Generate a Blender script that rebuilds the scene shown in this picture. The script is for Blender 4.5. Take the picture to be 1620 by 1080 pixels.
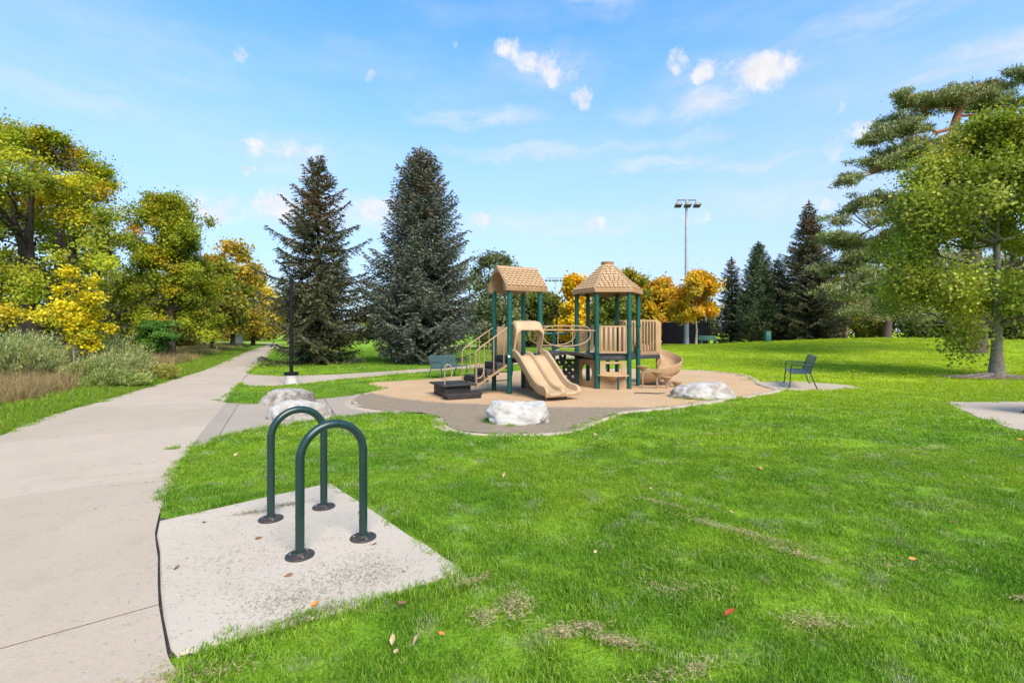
import bpy, bmesh, math, random
import numpy as np
from mathutils import Vector, Matrix, noise
from mathutils.geometry import delaunay_2d_cdt

R = math.radians
PI = math.pi
scene = bpy.context.scene
for ob in list(bpy.data.objects):
    bpy.data.objects.remove(ob)

# ------------------------------------------------------------------ camera
cam_d = bpy.data.cameras.new("camera")
cam_d.sensor_width = 36.0
cam_d.lens = 760 / 1620 * 36.0
cam_d.shift_y = -15 / 1620
cam_d.clip_start = 0.05
cam_d.clip_end = 3000
cam = bpy.data.objects.new("camera", cam_d)
scene.collection.objects.link(cam)
cam.location = (0, 0, 1.57)
cam.rotation_euler = (R(90), 0, 0)
scene.camera = cam

# ------------------------------------------------------------------ world and sun
SUN_EL, SUN_AZ = 45.0, 154.0        # azimuth clockwise from +Y, the view direction
SKY_STRENGTH = 0.09
SUN_STRENGTH = 2.6
EXPOSURE = 1.5

world = bpy.data.worlds.new("World")
scene.world = world
world.use_nodes = True


class NT:
    """small helper for writing node trees"""
    def __init__(self, tree):
        self.t = tree
        tree.nodes.clear()

    def n(self, kind, **kw):
        nd = self.t.nodes.new(kind)
        for k, v in kw.items():
            if k == 'ins':
                for i, val in v.items():
                    self.put(nd.inputs[i], val)
            else:
                setattr(nd, k, v)
        return nd

    def put(self, sock, val):
        if isinstance(val, bpy.types.NodeSocket):
            self.t.links.new(val, sock)
        else:
            sock.default_value = val

    def math(self, op, a, b=0.0, clamp=False):
        nd = self.n('ShaderNodeMath', operation=op, use_clamp=clamp)
        self.put(nd.inputs[0], a)
        self.put(nd.inputs[1], b)
        return nd.outputs[0]

    def vmath(self, op, a, b=(0, 0, 0)):
        nd = self.n('ShaderNodeVectorMath', operation=op)
        self.put(nd.inputs[0], a)
        self.put(nd.inputs[1], b)
        return nd.outputs['Value'] if op in ('LENGTH', 'DISTANCE', 'DOT_PRODUCT') else nd.outputs['Vector']

    def mix(self, fac, a, b, blend='MIX'):
        nd = self.n('ShaderNodeMix', data_type='RGBA', blend_type=blend)
        self.put(nd.inputs['Factor'], fac)
        self.put(nd.inputs['A'] if False else nd.inputs[6], a)
        self.put(nd.inputs[7], b)
        return nd.outputs[2]

    def ramp(self, v, a, b, lo=0.0, hi=1.0, smooth=True):
        nd = self.n('ShaderNodeMapRange', interpolation_type='SMOOTHSTEP' if smooth else 'LINEAR')
        self.put(nd.inputs['Value'], v)
        self.put(nd.inputs['From Min'], a)
        self.put(nd.inputs['From Max'], b)
        self.put(nd.inputs['To Min'], lo)
        self.put(nd.inputs['To Max'], hi)
        return nd.outputs[0]

    def noise(self, vec, scale, detail=3.0, rough=0.55, dist=0.0, out=0):
        nd = self.n('ShaderNodeTexNoise')
        if vec is not None:
            self.put(nd.inputs['Vector'], vec)
        nd.inputs['Scale'].default_value = scale
        nd.inputs['Detail'].default_value = detail
        nd.inputs['Roughness'].default_value = rough
        nd.inputs['Distortion'].default_value = dist
        return nd.outputs[out]


def c4(c):
    return (c[0], c[1], c[2], 1.0)


W = NT(world.node_tree)
wout = W.n('ShaderNodeOutputWorld')
bg = W.n('ShaderNodeBackground')
bg.inputs['Strength'].default_value = SKY_STRENGTH
sky = W.n('ShaderNodeTexSky', sky_type='NISHITA')
sky.sun_disc = False
sky.sun_elevation = R(SUN_EL)
sky.sun_rotation = R(SUN_AZ)
sky.altitude = 1600
sky.air_density = 1.15
sky.dust_density = 1.6
sky.ozone_density = 2.2
tc = W.n('ShaderNodeTexCoord').outputs['Generated']
sep = W.n('ShaderNodeSeparateXYZ', ins={0: tc})
az = W.math('ARCTAN2', sep.outputs[0], sep.outputs[1])
el = W.math('ARCSINE', sep.outputs[2])
comb = W.n('ShaderNodeCombineXYZ', ins={0: az, 1: el, 2: 0.0}).outputs[0]
# shape noise in direction space
warp = W.noise(comb, 9.0, 4.0, 0.6, out=1)
warpv = W.vmath('MULTIPLY', W.vmath('SUBTRACT', warp, (0.5, 0.5, 0.5)), (0.085, 0.065, 0.0))
wv = W.vmath('ADD', comb, warpv)
# clouds standing in the sky: azimuth, elevation, half width, half height (degrees), opacity
PUFF = [(-0.5, 30.3, 2.0, 1.0, .8), (2.9, 29.2, 3.1, 1.5, .9), (5.6, 28.1, 2.2, 1.3, .85), (8.6, 26.0, 1.3, 1.3, .85),
        (19.5, 27.8, 1.2, 1.6, .75), (22.3, 26.6, 1.7, 1.3, .85), (27.6, 25.8, 3.3, 1.9, 1.2), (29.3, 25.6, 2.0, 1.7, 1.0),
        (36.4, 18.5, 2.3, 1.0, .8), (33.6, 17.5, .6, 1.0, .6), (33.7, 20.9, .7, 1.0, .45),
        (-27.6, 18.9, 1.8, .85, .75), (-24.2, 19.1, 2.5, 1.1, .8), (-28.8, 16.6, 1.4, .8, .7), (-23.9, 16.9, 1.4, 1.0, .5),
        (-16.6, 27.2, .6, .6, .6), (-6.9, 30.9, .5, .6, .6), (-29.7, 27.2, .8, .8, .55),
        (9.5, 12.8, 2.3, .8, .75), (-3.5, 13.1, 1.6, .9, .75), (-15.6, 14.1, 2.6, 1.6, .95), (-25.2, 13.3, 3.4, 1.7, .9),
        (-31.5, 12.4, 2.2, 1.6, .85), (21.0, 12.2, 2.4, 1.4, .35), (33.3, 12.9, .9, .7, .7), (36.0, 12.9, 1.0, .7, .5),
        # more of the same field of clouds out of frame
        (62, 24, 4, 2, .8), (75, 18, 3, 1.4, .7), (-60, 26, 4, 2, .8), (-72, 15, 3, 1.3, .7), (100, 28, 5, 2.4, .9), (130, 20, 4, 1.6, .8),
        (-110, 24, 5, 2.2, .9), (-140, 30, 4, 1.8, .8), (170, 22, 5, 2, .8), (10, 52, 5, 3, .7), (-35, 48, 5, 2.6, .7), (70, 55, 5, 3, .7)]
WISP = [(4, 28.5, 7, 2.5, .26), (25, 25.5, 8, 2.6, .30), (-26, 18.3, 6, 2.6, .30), (-20, 13.2, 13, 2.2, .42), (5, 12.6, 15, 1.6, .32), (30, 14, 11, 2, .28),
        (-3.8, 23.9, 7.0, .95, .5), (4.8, 20.6, 12.0, .75, .42), (17.5, 18.6, 6.0, .9, .45), (27.0, 17.3, 5.0, .7, .35),
        (22.0, 23.8, 3.8, 1.7, .62), (21.3, 20.6, 3.4, .9, .4), (15.3, 23.8, 3.5, 1.0, .3), (38, 27.5, 9, 1.8, .3), (46, 22, 8, 1.6, .45),
        (10.5, 34.2, 5.5, 1.4, .35), (33, 32.5, 6, 1.2, .3), (-44, 20, 10, 2.0, .25), (-36, 25, 8, 2.5, .18), (60, 30, 12, 2, .35),
        (-65, 20, 12, 2, .3), (90, 20, 14, 2, .35), (180, 28, 20, 3, .35), (-120, 35, 18, 3, .35)]


def cloud_field(items, vec):
    acc = None
    for a, e, w, h, op in items:
        d = W.vmath('MULTIPLY', W.vmath('SUBTRACT', vec, (R(a), R(e), 0)), (1 / R(w), 1 / R(h), 0))
        v = W.math('MULTIPLY', W.ramp(W.vmath('LENGTH', d), 1.55, 0.25), op)
        acc = v if acc is None else W.math('MAXIMUM', acc, v)
    return acc


n_fine = W.noise(wv, 30.0, 8.0, 0.66)
stretch = W.vmath('MULTIPLY', wv, (9.0, 42.0, 1.0))
n_wisp = W.noise(stretch, 1.0, 5.0, 0.6)
puff = cloud_field(PUFF, wv)
wisp = cloud_field([(a, e, w, h, op * 1.3) for a, e, w, h, op in WISP], wv)
p_d = W.ramp(W.math('ADD', puff, W.math('MULTIPLY', W.math('SUBTRACT', n_fine, 0.5), 2.3)), 0.04, 1.2)
p_d = W.math('MULTIPLY', p_d, W.ramp(puff, 0.04, 0.30))
w_d = W.math('MULTIPLY', wisp, W.ramp(n_wisp, 0.15, 0.70))
veil = W.math('MULTIPLY', W.ramp(W.noise(W.vmath('MULTIPLY', comb, (2.2, 8.0, 1.0)), 1.0, 5.0, 0.6), 0.40, 0.78), 0.24)
dens = W.math('MAXIMUM', p_d, W.math('MAXIMUM', w_d, veil))
dens = W.math('MULTIPLY', dens, W.ramp(el, 0.0, 0.03), clamp=True)
lowair = W.ramp(el, 0.72, -0.02, 0.0, 0.86)
skyc = W.mix(1.0, sky.outputs[0], c4((0.56, 1.24, 1.50)), 'MULTIPLY')
skyc = W.mix(lowair, skyc, c4((2.72, 2.90, 3.75)))
shade = W.ramp(n_fine, 0.3, 0.7, 0.88, 1.0)
white = W.mix(1.0, c4((3.75, 3.75, 3.9)), W.n('ShaderNodeCombineXYZ', ins={0: shade, 1: shade, 2: shade}).outputs[0], 'MULTIPLY')
skyc = W.mix(dens, skyc, white)
W.put(bg.inputs['Color'], skyc)
W.put(wout.inputs['Surface'], bg.outputs[0])

sun_d = bpy.data.lights.new("sun", 'SUN')
sun_d.energy = SUN_STRENGTH
sun_d.angle = R(40)
sun_d.color = (1.0, 0.89, 0.75)
sun = bpy.data.objects.new("sun", sun_d)
scene.collection.objects.link(sun)
sdir = Vector((math.sin(R(SUN_AZ)) * math.cos(R(SUN_EL)), math.cos(R(SUN_AZ)) * math.cos(R(SUN_EL)), math.sin(R(SUN_EL))))
sun.rotation_euler = sdir.to_track_quat('Z', 'Y').to_euler()
sun.location = sdir * 60

vs = scene.view_settings
vs.view_transform = 'Standard'
vs.look = 'None'
vs.gamma = 1.0
vs.exposure = EXPOSURE
vs.use_curve_mapping = False
scene.cycles.max_bounces = 8
scene.cycles.diffuse_bounces = 3
scene.cycles.transmission_bounces = 4
scene.cycles.transparent_max_bounces = 4

# ------------------------------------------------------------------ basic helpers
def link(o):
    scene.collection.objects.link(o)
    return o


def tag(o, label=None, cat=None, group=None, kind=None):
    if label:
        o['label'] = label
    if cat:
        o['category'] = cat
    if group:
        o['group'] = group
    if kind:
        o['kind'] = kind
    return o


def empty(name, loc=(0, 0, 0), rz=0.0):
    o = bpy.data.objects.new(name, None)
    o.empty_display_size = 0.2
    o.location = loc
    o.rotation_euler = (0, 0, rz)
    return link(o)


def copy_tree(o, parent=None):
    c = o.copy()
    scene.collection.objects.link(c)
    if parent is not None:
        c.parent = parent
    for ch in o.children:
        copy_tree(ch, c)
    return c


def ground_z(x, y):
    return 1.02 * math.exp(-((x - 33) / 17.0) ** 2 - ((y - 39) / 12.0) ** 2)


def ground_za(x, y):
    return 1.02 * np.exp(-((x - 33) / 17.0) ** 2 - ((y - 39) / 12.0) ** 2)


class MB:
    """collects geometry for one mesh object"""
    def __init__(self):
        self.v = []
        self.f = []

    def add(self, vs_, fs_):
        b = len(self.v)
        self.v.extend([tuple(p) for p in vs_])
        self.f.extend([tuple(i + b for i in f) for f in fs_])
        return self

    def box(self, c, size, ax=None):
        c = Vector(c)
        ax = ax or (Vector((1, 0, 0)), Vector((0, 1, 0)), Vector((0, 0, 1)))
        x, y, z = (Vector(a) * (s * 0.5) for a, s in zip(ax, size))
        vs_ = [c + x * i + y * j + z * k for i in (-1, 1) for j in (-1, 1) for k in (-1, 1)]
        return self.add(vs_, [(0, 1, 3, 2), (4, 6, 7, 5), (0, 4, 5, 1), (2, 3, 7, 6), (0, 2, 6, 4), (1, 5, 7, 3)])

    def beam(self, a, b, w, h, up=(0, 0, 1)):
        a, b = Vector(a), Vector(b)
        d = (b - a)
        L = d.length
        d.normalize()
        s = d.cross(Vector(up))
        if s.length < 1e-4:
            s = d.cross(Vector((1, 0, 0)))
        s.normalize()
        u = s.cross(d)
        return self.box((a + b) / 2, (L, w, h), (d, s, u))

    def tube(self, pts, rad, seg=8, caps=True, closed=False):
        pts = [Vector(p) for p in pts]
        n = len(pts)
        rads = rad if isinstance(rad, (list, tuple)) else [rad] * n
        vs_, fs_ = [], []
        prev = None
        for i, p in enumerate(pts):
            if closed:
                t = pts[(i + 1) % n] - pts[i - 1]
            else:
                t = pts[min(i + 1, n - 1)] - pts[max(i - 1, 0)]
            if t.length < 1e-9:
                t = Vector((0, 0, 1))
            t.normalize()
            if prev is None:
                ref = Vector((0, 0, 1)) if abs(t.z) < 0.9 else Vector((1, 0, 0))
                a = t.cross(ref).normalized()
            else:
                a = prev - t * prev.dot(t)
                a = a.normalized() if a.length > 1e-6 else t.orthogonal().normalized()
            prev = a
            b = t.cross(a)
            for k in range(seg):
                w = 2 * PI * k / seg
                vs_.append(p + (a * math.cos(w) + b * math.sin(w)) * rads[i])
        m = n if closed else n - 1
        for i in range(m):
            for k in range(seg):
                i0, i1 = i * seg, ((i + 1) % n) * seg
                k2 = (k + 1) % seg
                fs_.append((i0 + k, i0 + k2, i1 + k2, i1 + k))
        if caps and not closed:
            fs_.append(tuple(reversed(range(seg))))
            fs_.append(tuple((n - 1) * seg + k for k in range(seg)))
        return self.add(vs_, fs_)

    def lathe(self, prof, c=(0, 0, 0), seg=16, caps=True):
        vs_, fs_ = [], []
        for r, z in prof:
            for k in range(seg):
                w = 2 * PI * k / seg
                vs_.append((c[0] + r * math.cos(w), c[1] + r * math.sin(w), c[2] + z))
        for i in range(len(prof) - 1):
            for k in range(seg):
                k2 = (k + 1) % seg
                fs_.append((i * seg + k, i * seg + k2, (i + 1) * seg + k2, (i + 1) * seg + k))
        if caps:
            fs_.append(tuple(reversed(range(seg))))
            fs_.append(tuple((len(prof) - 1) * seg + k for k in range(seg)))
        return self.add(vs_, fs_)

    def prism(self, outline, o, ex, ey, ez, depth):
        """outline (a, b) in the plane o + a*ex + b*ey, pushed along ez by depth"""
        o, ex, ey, ez = Vector(o), Vector(ex), Vector(ey), Vector(ez)
        n = len(outline)
        vs_ = [o + ex * a + ey * b for a, b in outline] + [o + ex * a + ey * b + ez * depth for a, b in outline]
        fs_ = [tuple(reversed(range(n))), tuple(range(n, 2 * n))]
        for i in range(n):
            j = (i + 1) % n
            fs_.append((i, j, n + j, n + i))
        return self.add(vs_, fs_)

    def plate(self, outer, holes, o, ex, ey, ez, depth):
        """flat plate with holes, triangulated, with real thickness"""
        o, ex, ey, ez = Vector(o), Vector(ex), Vector(ey), Vector(ez)
        pts, edges = [], []
        loops = [outer] + holes
        for lp in loops:
            b = len(pts)
            pts += [Vector(p) for p in lp]
            edges += [(b + i, b + (i + 1) % len(lp)) for i in range(len(lp))]
        r = delaunay_2d_cdt(pts, edges, [], 0, 1e-5)
        P, F = r[0], r[2]
        keep = []
        for f in F:
            c = sum((P[i] for i in f), Vector((0, 0))) / len(f)
            if inside(outer, c.x, c.y) and not any(inside(h, c.x, c.y) for h in holes):
                keep.append(tuple(f))
        n = len(P)
        vs_ = [o + ex * p.x + ey * p.y for p in P] + [o + ex * p.x + ey * p.y + ez * depth for p in P]
        fs_ = [tuple(reversed(f)) for f in keep] + [tuple(i + n for i in f) for f in keep]
        cnt = {}
        for f in keep:
            for i in range(len(f)):
                a, b = f[i], f[(i + 1) % len(f)]
                cnt[(a, b)] = 1
        for (a, b) in cnt:
            if (b, a) not in cnt:
                fs_.append((a, b, b + n, a + n))
        return self.add(vs_, fs_)

    def build(self, name, m, parent=None, off=(0, 0, 0), smooth=35, bevel=0.0, bseg=2):
        me = bpy.data.meshes.new(name)
        if any(off):
            self.v = [(p[0] - off[0], p[1] - off[1], p[2] - off[2]) for p in self.v]
        me.from_pydata(self.v, [], self.f)
        bm = bmesh.new()
        bm.from_mesh(me)
        bmesh.ops.recalc_face_normals(bm, faces=bm.faces)
        if bevel > 0:
            bmesh.ops.remove_doubles(bm, verts=bm.verts, dist=1e-5)
            es = [e for e in bm.edges if len(e.link_faces) == 2 and e.calc_face_angle(0) > R(40)]
            bmesh.ops.bevel(bm, geom=es, offset=bevel, segments=bseg, affect='EDGES', profile=0.5, clamp_overlap=True)
        bm.to_mesh(me)
        bm.free()
        if smooth:
            me.polygons.foreach_set('use_smooth', [True] * len(me.polygons))
            me.set_sharp_from_angle(angle=R(smooth))
        if m is not None:
            me.materials.append(m)
        o = bpy.data.objects.new(name, me)
        link(o)
        if parent is not None:
            o.parent = parent
        return o


def inside(poly, x, y):
    r = False
    n = len(poly)
    j = n - 1
    for i in range(n):
        xi, yi = poly[i][0], poly[i][1]
        xj, yj = poly[j][0], poly[j][1]
        if (yi > y) != (yj > y) and x < (xj - xi) * (y - yi) / (yj - yi) + xi:
            r = not r
        j = i
    return r


def inside_np(poly, X, Y):
    r = np.zeros(X.shape, bool)
    n = len(poly)
    j = n - 1
    for i in range(n):
        xi, yi = poly[i][0], poly[i][1]
        xj, yj = poly[j][0], poly[j][1]
        if yi != yj:
            r ^= ((yi > Y) != (yj > Y)) & (X < (xj - xi) * (Y - yi) / (yj - yi) + xi)
        j = i
    return r


def smooth_line(pts, step=0.3, closed=False):
    """Catmull-Rom through the points, resampled"""
    P = [Vector((p[0], p[1])) for p in pts]
    n = len(P)
    out = []
    segs = n if closed else n - 1
    for i in range(segs):
        p0 = P[(i - 1) % n] if (closed or i > 0) else P[0] * 2 - P[1]
        p1, p2 = P[i], P[(i + 1) % n]
        p3 = P[(i + 2) % n] if (closed or i + 2 < n) else p2 * 2 - p1
        k = max(1, int((p2 - p1).length / step))
        for q in range(k):
            t = q / k
            out.append(0.5 * ((2 * p1) + (p2 - p0) * t + (2 * p0 - 5 * p1 + 4 * p2 - p3) * t * t + (3 * p1 - p0 - 3 * p2 + p3) * t ** 3))
    if not closed:
        out.append(P[-1])
    return [(p.x, p.y) for p in out]


def resample(pts, n):
    P = np.array(pts, float)
    d = np.r_[0, np.cumsum(np.hypot(*np.diff(P, axis=0).T))]
    t = np.linspace(0, d[-1], n)
    return np.c_[np.interp(t, d, P[:, 0]), np.interp(t, d, P[:, 1])]


# ------------------------------------------------------------------ materials
MATS = {}


def material(name, col, rough=0.7, var=0.15, scale=6.0, bump=0.0, bscale=60.0, col2=None, metallic=0.0, spec=0.5, big=None, coat=0.0):
    m = bpy.data.materials.new(name)
    m.use_nodes = True
    t = NT(m.node_tree)
    out = t.n('ShaderNodeOutputMaterial')
    b = t.n('ShaderNodeBsdfPrincipled')
    co = t.n('ShaderNodeTexCoord').outputs['Object']
    nz = t.noise(co, scale, 5.0, 0.6)
    a = tuple(max(0, x * (1 - var)) for x in col)
    bb = tuple(x * (1 + var) for x in col) if col2 is None else col2
    base = t.mix(t.ramp(nz, 0.3, 0.7), c4(a), c4(bb))
    if big:
        base = t.mix(t.math('MULTIPLY', t.ramp(t.noise(co, big[0], 4.0, 0.6), 0.42, 0.68), big[2]), base, c4(big[1]))
    t.put(b.inputs['Base Color'], base)
    b.inputs['Metallic'].default_value = metallic
    b.inputs['Specular IOR Level'].default_value = spec
    b.inputs['Coat Weight'].default_value = coat
    t.put(b.inputs['Roughness'], t.ramp(t.noise(co, scale * 2.3, 3.0), 0.2, 0.8, max(0.05, rough - 0.1), min(1, rough + 0.1)))
    if bump > 0:
        bp = t.n('ShaderNodeBump', ins={'Strength': bump, 'Distance': 0.01, 'Height': t.noise(co, bscale, 4.0, 0.6)})
        t.put(b.inputs['Normal'], bp.outputs[0])
    t.put(out.inputs[0], b.outputs[0])
    MATS[name] = m
    return m


def foliage_material(name, trans=0.30, rough=0.55, spec=0.25, tint=(1.1, 1.15, 0.6)):
    m = bpy.data.materials.new(name)
    m.use_nodes = True
    t = NT(m.node_tree)
    out = t.n('ShaderNodeOutputMaterial')
    at = t.n('ShaderNodeAttribute', attribute_name='col')
    b = t.n('ShaderNodeBsdfPrincipled')
    t.put(b.inputs['Base Color'], at.outputs['Color'])
    b.inputs['Roughness'].default_value = rough
    b.inputs['Specular IOR Level'].default_value = spec
    tr = t.n('ShaderNodeBsdfTranslucent', ins={'Color': t.mix(1.0, at.outputs['Color'], c4(tint), 'MULTIPLY')})
    mx = t.n('ShaderNodeMixShader', ins={0: trans, 1: b.outputs[0], 2: tr.outputs[0]})
    t.put(out.inputs[0], mx.outputs[0])
    MATS[name] = m
    return m


def concrete_material(name, col, dark, seedv=0.0):
    m = bpy.data.materials.new(name)
    m.use_nodes = True
    t = NT(m.node_tree)
    out = t.n('ShaderNodeOutputMaterial')
    b = t.n('ShaderNodeBsdfPrincipled')
    pos = t.n('ShaderNodeNewGeometry').outputs['Position']
    pos = t.vmath('ADD', pos, (seedv, seedv, 0))
    n1 = t.noise(pos, 0.55, 5.0, 0.62)
    n2 = t.noise(pos, 4.5, 5.0, 0.65)
    n3 = t.noise(pos, 90.0, 3.0, 0.7)
    n4 = t.noise(pos, 22.0, 4.0, 0.7)
    brush = t.noise(t.vmath('MULTIPLY', pos, (70.0, 9.0, 1.0)), 1.0, 3.0, 0.6)
    base = t.mix(t.ramp(n1, 0.3, 0.72), c4(col), c4(dark))
    base = t.mix(t.math('MULTIPLY', t.ramp(n2, 0.5, 0.75), 0.35), base, c4(tuple(x * 0.78 for x in dark)))
    base = t.mix(t.math('MULTIPLY', t.ramp(n3, 0.35, 0.62), 0.22), base, c4(tuple(x * 0.62 for x in col)))
    base = t.mix(t.math('MULTIPLY', t.ramp(n4, 0.60, 0.72), 0.34), base, c4((dark[0] * .55, dark[1] * .53, dark[2] * .48)))
    base = t.mix(t.math('MULTIPLY', t.ramp(brush, 0.4, 0.7), 0.10), base, c4(tuple(x * 0.7 for x in col)))
    oi = t.n('ShaderNodeObjectInfo').outputs['Random']
    base = t.mix(1.0, base, t.n('ShaderNodeCombineXYZ', ins={0: t.ramp(oi, 0, 1, .93, 1.03, False), 1: t.ramp(oi, 0, 1, .93, 1.03, False), 2: t.ramp(oi, 0, 1, .92, 1.04, False)}).outputs[0], 'MULTIPLY')
    t.put(b.inputs['Base Color'], base)
    b.inputs['Roughness'].default_value = 0.88
    b.inputs['Specular IOR Level'].default_value = 0.25
    h = t.math('ADD', t.math('MULTIPLY', n3, 0.5), t.math('MULTIPLY', n4, 0.8))
    bp = t.n('ShaderNodeBump', ins={'Strength': 0.6, 'Distance': 0.007, 'Height': h})
    t.put(b.inputs['Normal'], bp.outputs[0])
    t.put(out.inputs[0], b.outputs[0])
    return m


def grass_nodes(t, pos):
    """the lawn's own colour, patchy: rich green, yellow green, pale worn patches"""
    n1 = t.noise(pos, 0.16, 4.0, 0.6)
    n2 = t.noise(t.vmath('MULTIPLY', pos, (0.9, 1.6, 1.0)), 0.75, 5.0, 0.65, 0.6)
    n3 = t.noise(pos, 3.2, 4.0, 0.65)
    g = t.mix(t.ramp(n2, 0.32, 0.68), c4(LAWN_A), c4(LAWN_B))
    sp = t.n('ShaderNodeSeparateXYZ', ins={0: pos})
    drier = t.math('MULTIPLY', t.ramp(sp.outputs[1], 5.0, 16.0), t.ramp(sp.outputs[0], 1.0, 7.0))      # the east lawn on the rise is drier and yellower
    g = t.mix(t.math('MAXIMUM', t.math('MULTIPLY', t.ramp(n1, 0.45, 0.70), 0.65), t.math('MULTIPLY', drier, .9)), g, c4(LAWN_C))
    g = t.mix(t.math('MULTIPLY', t.ramp(n3, 0.52, 0.74), 0.7), g, c4(LAWN_D))
    return g


LAWN_A = (0.110, 0.240, 0.012)
LAWN_B = (0.215, 0.355, 0.020)
LAWN_C = (0.335, 0.435, 0.012)
LAWN_D = (0.340, 0.385, 0.125)


def lawn_ground_material():
    m = bpy.data.materials.new('lawn_ground')
    m.use_nodes = True
    t = NT(m.node_tree)
    out = t.n('ShaderNodeOutputMaterial')
    b = t.n('ShaderNodeBsdfPrincipled')
    pos = t.n('ShaderNodeNewGeometry').outputs['Position']
    g = grass_nodes(t, pos)
    fine = t.noise(t.vmath('MULTIPLY', pos, (1.0, 1.0, 1.0)), 38.0, 4.0, 0.7)
    g = t.mix(t.math('MULTIPLY', t.ramp(fine, 0.42, 0.66), 0.55), g, c4((0.075, 0.135, 0.008)))
    t.put(b.inputs['Base Color'], g)
    b.inputs['Roughness'].default_value = 0.95
    b.inputs['Specular IOR Level'].default_value = 0.1
    bp = t.n('ShaderNodeBump', ins={'Strength': 0.8, 'Distance': 0.04, 'Height': fine})
    t.put(b.inputs['Normal'], bp.outputs[0])
    t.put(out.inputs[0], b.outputs[0])
    return m


def blade_material(name, lawn=True, dry=None):
    m = bpy.data.materials.new(name)
    m.use_nodes = True
    t = NT(m.node_tree)
    out = t.n('ShaderNodeOutputMaterial')
    at = t.n('ShaderNodeAttribute', attribute_name='col').outputs['Color']
    pos = t.n('ShaderNodeNewGeometry').outputs['Position']
    if lawn:
        g = grass_nodes(t, pos)
        g = t.mix(1.0, g, at, 'MULTIPLY')
    else:
        g = at
    b = t.n('ShaderNodeBsdfPrincipled')
    t.put(b.inputs['Base Color'], g)
    b.inputs['Roughness'].default_value = 0.6
    b.inputs['Specular IOR Level'].default_value = 0.12
    tr = t.n('ShaderNodeBsdfTranslucent', ins={'Color': t.mix(1.0, g, c4((1.1, 1.15, .7)), 'MULTIPLY')})
    mx = t.n('ShaderNodeMixShader', ins={0: 0.38, 1: b.outputs[0], 2: tr.outputs[0]})
    t.put(out.inputs[0], mx.outputs[0])
    return m


M_CONC = concrete_material('broom_concrete', (0.425, 0.340, 0.258), (0.375, 0.298, 0.225))
M_PAD = concrete_material('pad_concrete', (0.49, 0.415, 0.335), (0.42, 0.35, 0.275), 31.0)
M_APRON = concrete_material('apron_concrete', (0.335, 0.275, 0.215), (0.30, 0.245, 0.19), 57.0)
M_LAWN = lawn_ground_material()
M_BLADE = blade_material('grass_blades')
M_WEED = blade_material('weed_blades', lawn=False)
M_SOIL = material('joint_soil', (0.035, 0.028, 0.022), 0.95, 0.3, 9.0, 0.4)
M_MEADOW = material('meadow_soil', (0.19, 0.155, 0.075), 0.95, 0.35, 3.0, 0.8, 30.0, big=(0.5, (0.10, 0.14, 0.03), .8))
M_TAN = material('tan_plastic', (0.36, 0.225, 0.115), 0.48, 0.13, 1.7, 0.05, 180.0, spec=0.4)
M_TANL = material('pale_tan_plastic', (0.39, 0.262, 0.145), 0.45, 0.13, 1.7, 0.05, 180.0, spec=0.4)
M_ROOF = material('roof_plastic', (0.33, 0.195, 0.10), 0.6, 0.08, 5.0, 0.05, 150.0, spec=0.35)
M_SHINGLE = material('shingle_plastic', (0.46, 0.30, 0.17), 0.6, 0.08, 7.0, 0.05, 150.0, spec=0.35)
M_TUBE = material('tan_steel', (0.30, 0.19, 0.105), 0.42, 0.06, 6.0, spec=0.5)
M_POST = material('green_post', (0.004, 0.068, 0.052), 0.35, 0.12, 5.0, spec=0.5)
M_BLACK = material('dark_brown_deck', (0.022, 0.017, 0.014), 0.62, 0.35, 9.0, 0.25, 120.0)
M_DECK = material('dark_grey_deck', (0.030, 0.029, 0.031), 0.6, 0.3, 9.0, 0.25, 120.0)
M_RACK = material('dark_green_rack', (0.009, 0.028, 0.024), 0.30, 0.08, 9.0, 0.03, 220.0, spec=0.45, coat=0.1)
M_RUST = material('worn_flange', (0.020, 0.028, 0.024), 0.55, 0.3, 22.0, 0.2, 160.0, big=(18.0, (0.075, 0.035, 0.022), 0.8))
M_STEEL = material('bolt_steel', (0.16, 0.15, 0.14), 0.5, 0.3, 20.0, metallic=0.6)
M_BENCH = material('bench_green', (0.045, 0.085, 0.082), 0.45, 0.1, 8.0, spec=0.5)
M_BENCHF = material('bench_frame', (0.022, 0.042, 0.040), 0.45, 0.1, 8.0, spec=0.5)
M_LAMP = material('lamp_black', (0.006, 0.006, 0.007), 0.5, 0.2, 8.0, spec=0.2)
M_LENS = material('lamp_lens', (0.45, 0.46, 0.46), 0.25, 0.05, 6.0)
M_PIER = material('pier_concrete', (0.42, 0.39, 0.35), 0.9, 0.2, 6.0, 0.5, 60.0)
M_GALV = material('galvanised_steel', (0.36, 0.37, 0.38), 0.5, 0.08, 3.0, metallic=0.2)
M_FLOOD = material('flood_grey', (0.09, 0.095, 0.10), 0.45, 0.1, 5.0)
M_SCREEN = material('windscreen_black', (0.005, 0.0055, 0.007), 0.9, 0.3, 2.0, spec=0.08)
M_CABINET = material('cabinet_green', (0.020, 0.105, 0.075), 0.5, 0.08, 3.0)
M_WOODPOLE = material('weathered_pole', (0.20, 0.13, 0.09), 0.9, 0.25, 4.0)
M_BARK_D = material('dark_bark', (0.050, 0.037, 0.027), 0.95, 0.4, 7.0, 1.0, 26.0)
M_BARK_G = material('grey_bark', (0.235, 0.195, 0.155), 0.95, 0.28, 9.0, 0.9, 30.0)
M_BARK_P = material('orange_bark', (0.215, 0.085, 0.035), 0.95, 0.35, 5.0, 0.9, 26.0)
_t = M_BARK_P.node_tree                  # grey plated bark low on the stem, orange bark high up
_b = [n_ for n_ in _t.nodes if n_.type == 'BSDF_PRINCIPLED'][0]
_old = _b.inputs['Base Color'].links[0].from_socket
_h = NT.__new__(NT)
_h.t = _t
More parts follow.
